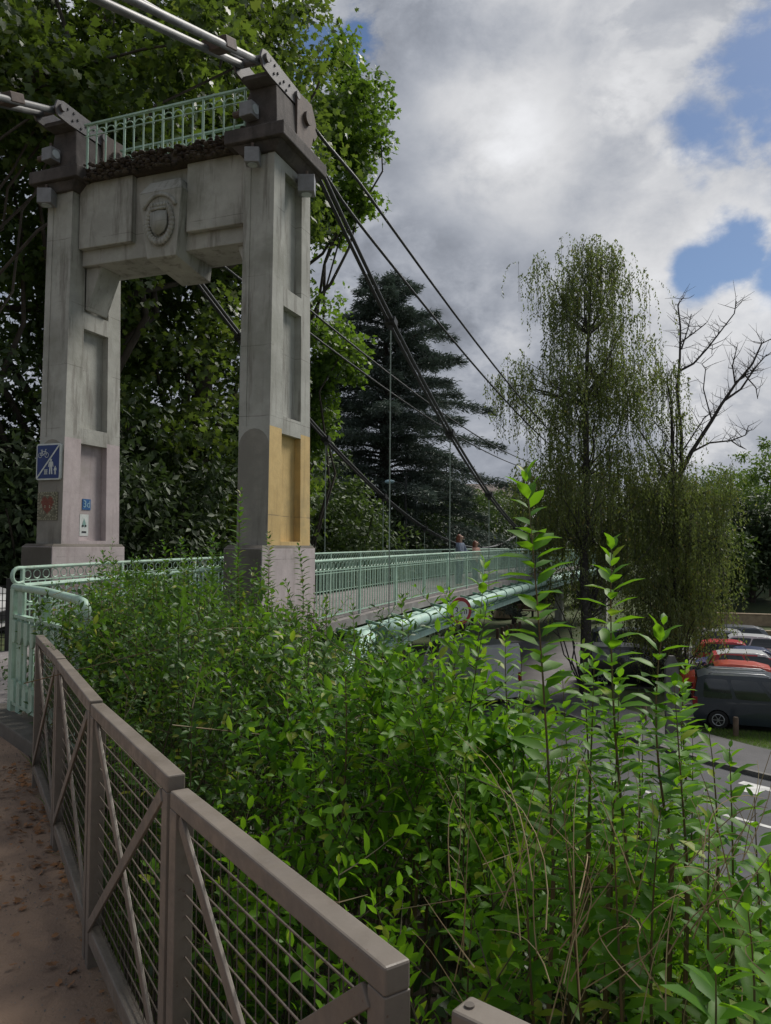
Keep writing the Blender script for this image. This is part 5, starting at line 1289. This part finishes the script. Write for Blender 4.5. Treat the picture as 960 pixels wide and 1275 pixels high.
for _ in range(14):     # more upright shoots through the middle and right
    u_ = rh_.choice([rh_.uniform(400, 585), rh_.uniform(735, 860)]); Y_ = rh_.uniform(1.9, 3.6); heroes.append((u_, 890-130*(Y_-1.9)/1.7+rh_.normal()*35+max(0, u_-700)*.35, Y_, rh_.uniform(.4, .7), rh_.uniform(.05, .068)))
for i, (u, v, Y, ln, ls) in enumerate(heroes):
    t = np.array(px(u, v, Y)); le = r_.normal(size=2)*.05*ln; b0 = t-np.array([le[0]-.02*ln, le[1], ln])
    k = nearest(t[0], t[1]); mid = (t+b0)/2+np.array([r_.normal()*.02, 0, 0])
    put_stem(k, b0, mid, t, .0042, 0.04, 1, .021, ls*1.15, wide=True)
    g0 = GZ(b0[0], b0[1])
    if b0[2] > g0+.1: buck[k]['stems'].tube([(b0[0]-.03, b0[1], g0), tuple(b0)], [.007, .0055], 6, cap=False, mi=1)
for k, (c_, lab) in enumerate(SHR):
    b = buck[k]
    if not b['P']: continue
    P = np.concatenate(b['P']); Dr = np.concatenate(b['D']); N = np.concatenate(b['N']); S = np.concatenate(b['S'])
    e = empty('privet_shrub', (c_[0], c_[1], GZ(*c_)), lab, 'shrub', 'bushes along the path fence')
    b['stems'].build('stems', [M['twig'], M['redstem']], e)
    V, F = leaves(P, Dr, N, S, T_DET_T if c_[1] < 7 else T_SIM); np_mesh('leaves', V, F, L['shoot'] if k in (6, 7, 8) else L['privet'], e)
    print('shrub', k, len(P))

# ground cover on the bank, ivy leaves under the shrubs, dry grass, fallen leaves, lawn blades
n = 26000; s_ = r_.uniform(.05, 7.5, n); t_ = r_.uniform(-1.5, 9, n); x = .02+.863*s_-.505*t_; y = 1.15+.505*s_+.863*t_
P = np.stack([x, y, ground_z(x, y)+r_.uniform(.02, .28, n)], 1)
V, F = leaves(P, r_.normal(size=(n, 3)), r_.normal(size=(n, 3))*.4+np.array([0, 0, 1]), r_.uniform(.04, .09, n), T_SIM)
tag(np_mesh('ground_cover', V, F, L['ivy']), 'dark low ground cover leaves under the bushes on the bank', 'ground cover', kind='stuff')
def blades(name, P, h, wd, lm, lab, lean=.35):
    n = len(P); Dr = np.stack([r_.normal(size=n)*lean, r_.normal(size=n)*lean, np.ones(n)], 1); a = r_.uniform(0, 6.28, n)
    T = (np.array([[0, wd, 0], [.5, wd*.7, .06], [1, 0, .25], [.5, -wd*.7, .06], [0, -wd, 0]], float), np.array([[0, 3, 1], [0, 4, 3], [1, 3, 2]]))
    V, F = leaves(P, Dr, np.stack([np.cos(a), np.sin(a), np.zeros(n)], 1), h*r_.uniform(.5, 1.3, n), T)
    return tag(np_mesh(name, V, F, lm), lab, 'grass', kind='stuff')
n = 55000; a_ = r_.uniform(24, 29.2, n); o_ = r_.uniform(-3, 12, n); x = o_*CA+a_*SA; y = -o_*SA+a_*CA
sp = np.array(street); dm = np.min(np.hypot(x[:, None]-sp[None, :, 0], y[:, None]-sp[None, :, 1]), 1); kp = (dm > 6.55) & ((a_ < 28.3) | (o_ < .2)); x, y, n = x[kp], y[kp], int(kp.sum())
blades('verge_grass', np.stack([x, y, np.full(n, SL)], 1), .10, .05, L['blade'], 'green grass of the verge between pavement and parked cars')
n = 5000; s_ = r_.uniform(.02, .6, n); t_ = r_.uniform(-.8, 5, n); x = .02+.863*s_-.505*t_; y = 1.15+.505*s_+.863*t_
blades('bank_grass', np.stack([x, y, ground_z(x, y)], 1), .16, .022, L['blade'], 'grass growing low behind the brown fence mesh')
# dry stalks
mb = MB()
for i in range(90):
    if i < 12: u0, v0, u1, v1 = random.uniform(600, 720), random.uniform(1050, 1270), random.uniform(660, 820), random.uniform(930, 1150)
    else: u0 = random.uniform(560, 950); v0 = random.uniform(1050, 1300); u1 = u0+random.uniform(-90, 120); v1 = v0-random.uniform(30, 190)
    Y = random.uniform(1.35, 1.9); p = px(u0, v0, Y); q = px(u1, v1, Y+random.uniform(-.15, .25)); m_ = (p+q)/2+Vector((random.gauss(0, .04), 0, random.uniform(0, .09)))
    pts = [p*(1-t)**2+m_*2*t*(1-t)+q*t*t for t in [j/6 for j in range(7)]]; mb.tube(pts, [.0014*(1-.6*j/6) for j in range(7)], 4, cap=False)
tag(mb.build('dry_grass', M['straw']), 'dry straw coloured grass stalks tangled in the nearest bush', 'dry grass', kind='stuff')
n = 420; t_ = np.where(r_.random(n) < .6, r_.uniform(2.6, 5.0, n), r_.uniform(-1.5, 5.0, n)); s_ = -np.abs(r_.normal(size=n))*.16+.05; x = .02+.863*s_-.505*t_; y = 1.15+.505*s_+.863*t_
V, F = leaves(np.stack([x, y, .02+r_.uniform(0, .015, n)], 1), r_.normal(size=(n, 3))*np.array([1, 1, .15]), r_.normal(size=(n, 3))*.25+np.array([0, 0, 1]), r_.uniform(.012, .045, n), T_LOBE)
n2 = 2600; t2 = r_.uniform(-1.8, 6.0, n2); s2 = -np.abs(r_.normal(size=n2))*.28+.03; x2 = .02+.863*s2-.505*t2; y2 = 1.15+.505*s2+.863*t2
V2, F2 = leaves(np.stack([x2, y2, .016+r_.uniform(0, .004, n2)], 1), r_.normal(size=(n2, 3))*np.array([1, 1, .3]), r_.normal(size=(n2, 3))*.5+np.array([0, 0, 1]), r_.uniform(.003, .011, n2), (T_SIM[0]*np.array([1, 1.4, 3]), T_SIM[1]))
tag(np_mesh('grit', V2, F2, M['kerb']), 'pale grit scattered on the brown path', 'grit', kind='stuff')
tag(np_mesh('fallen_leaves', V, F, M['deadleaf']), 'brown fallen leaves scattered along the foot of the fence', 'fallen leaves', kind='stuff')
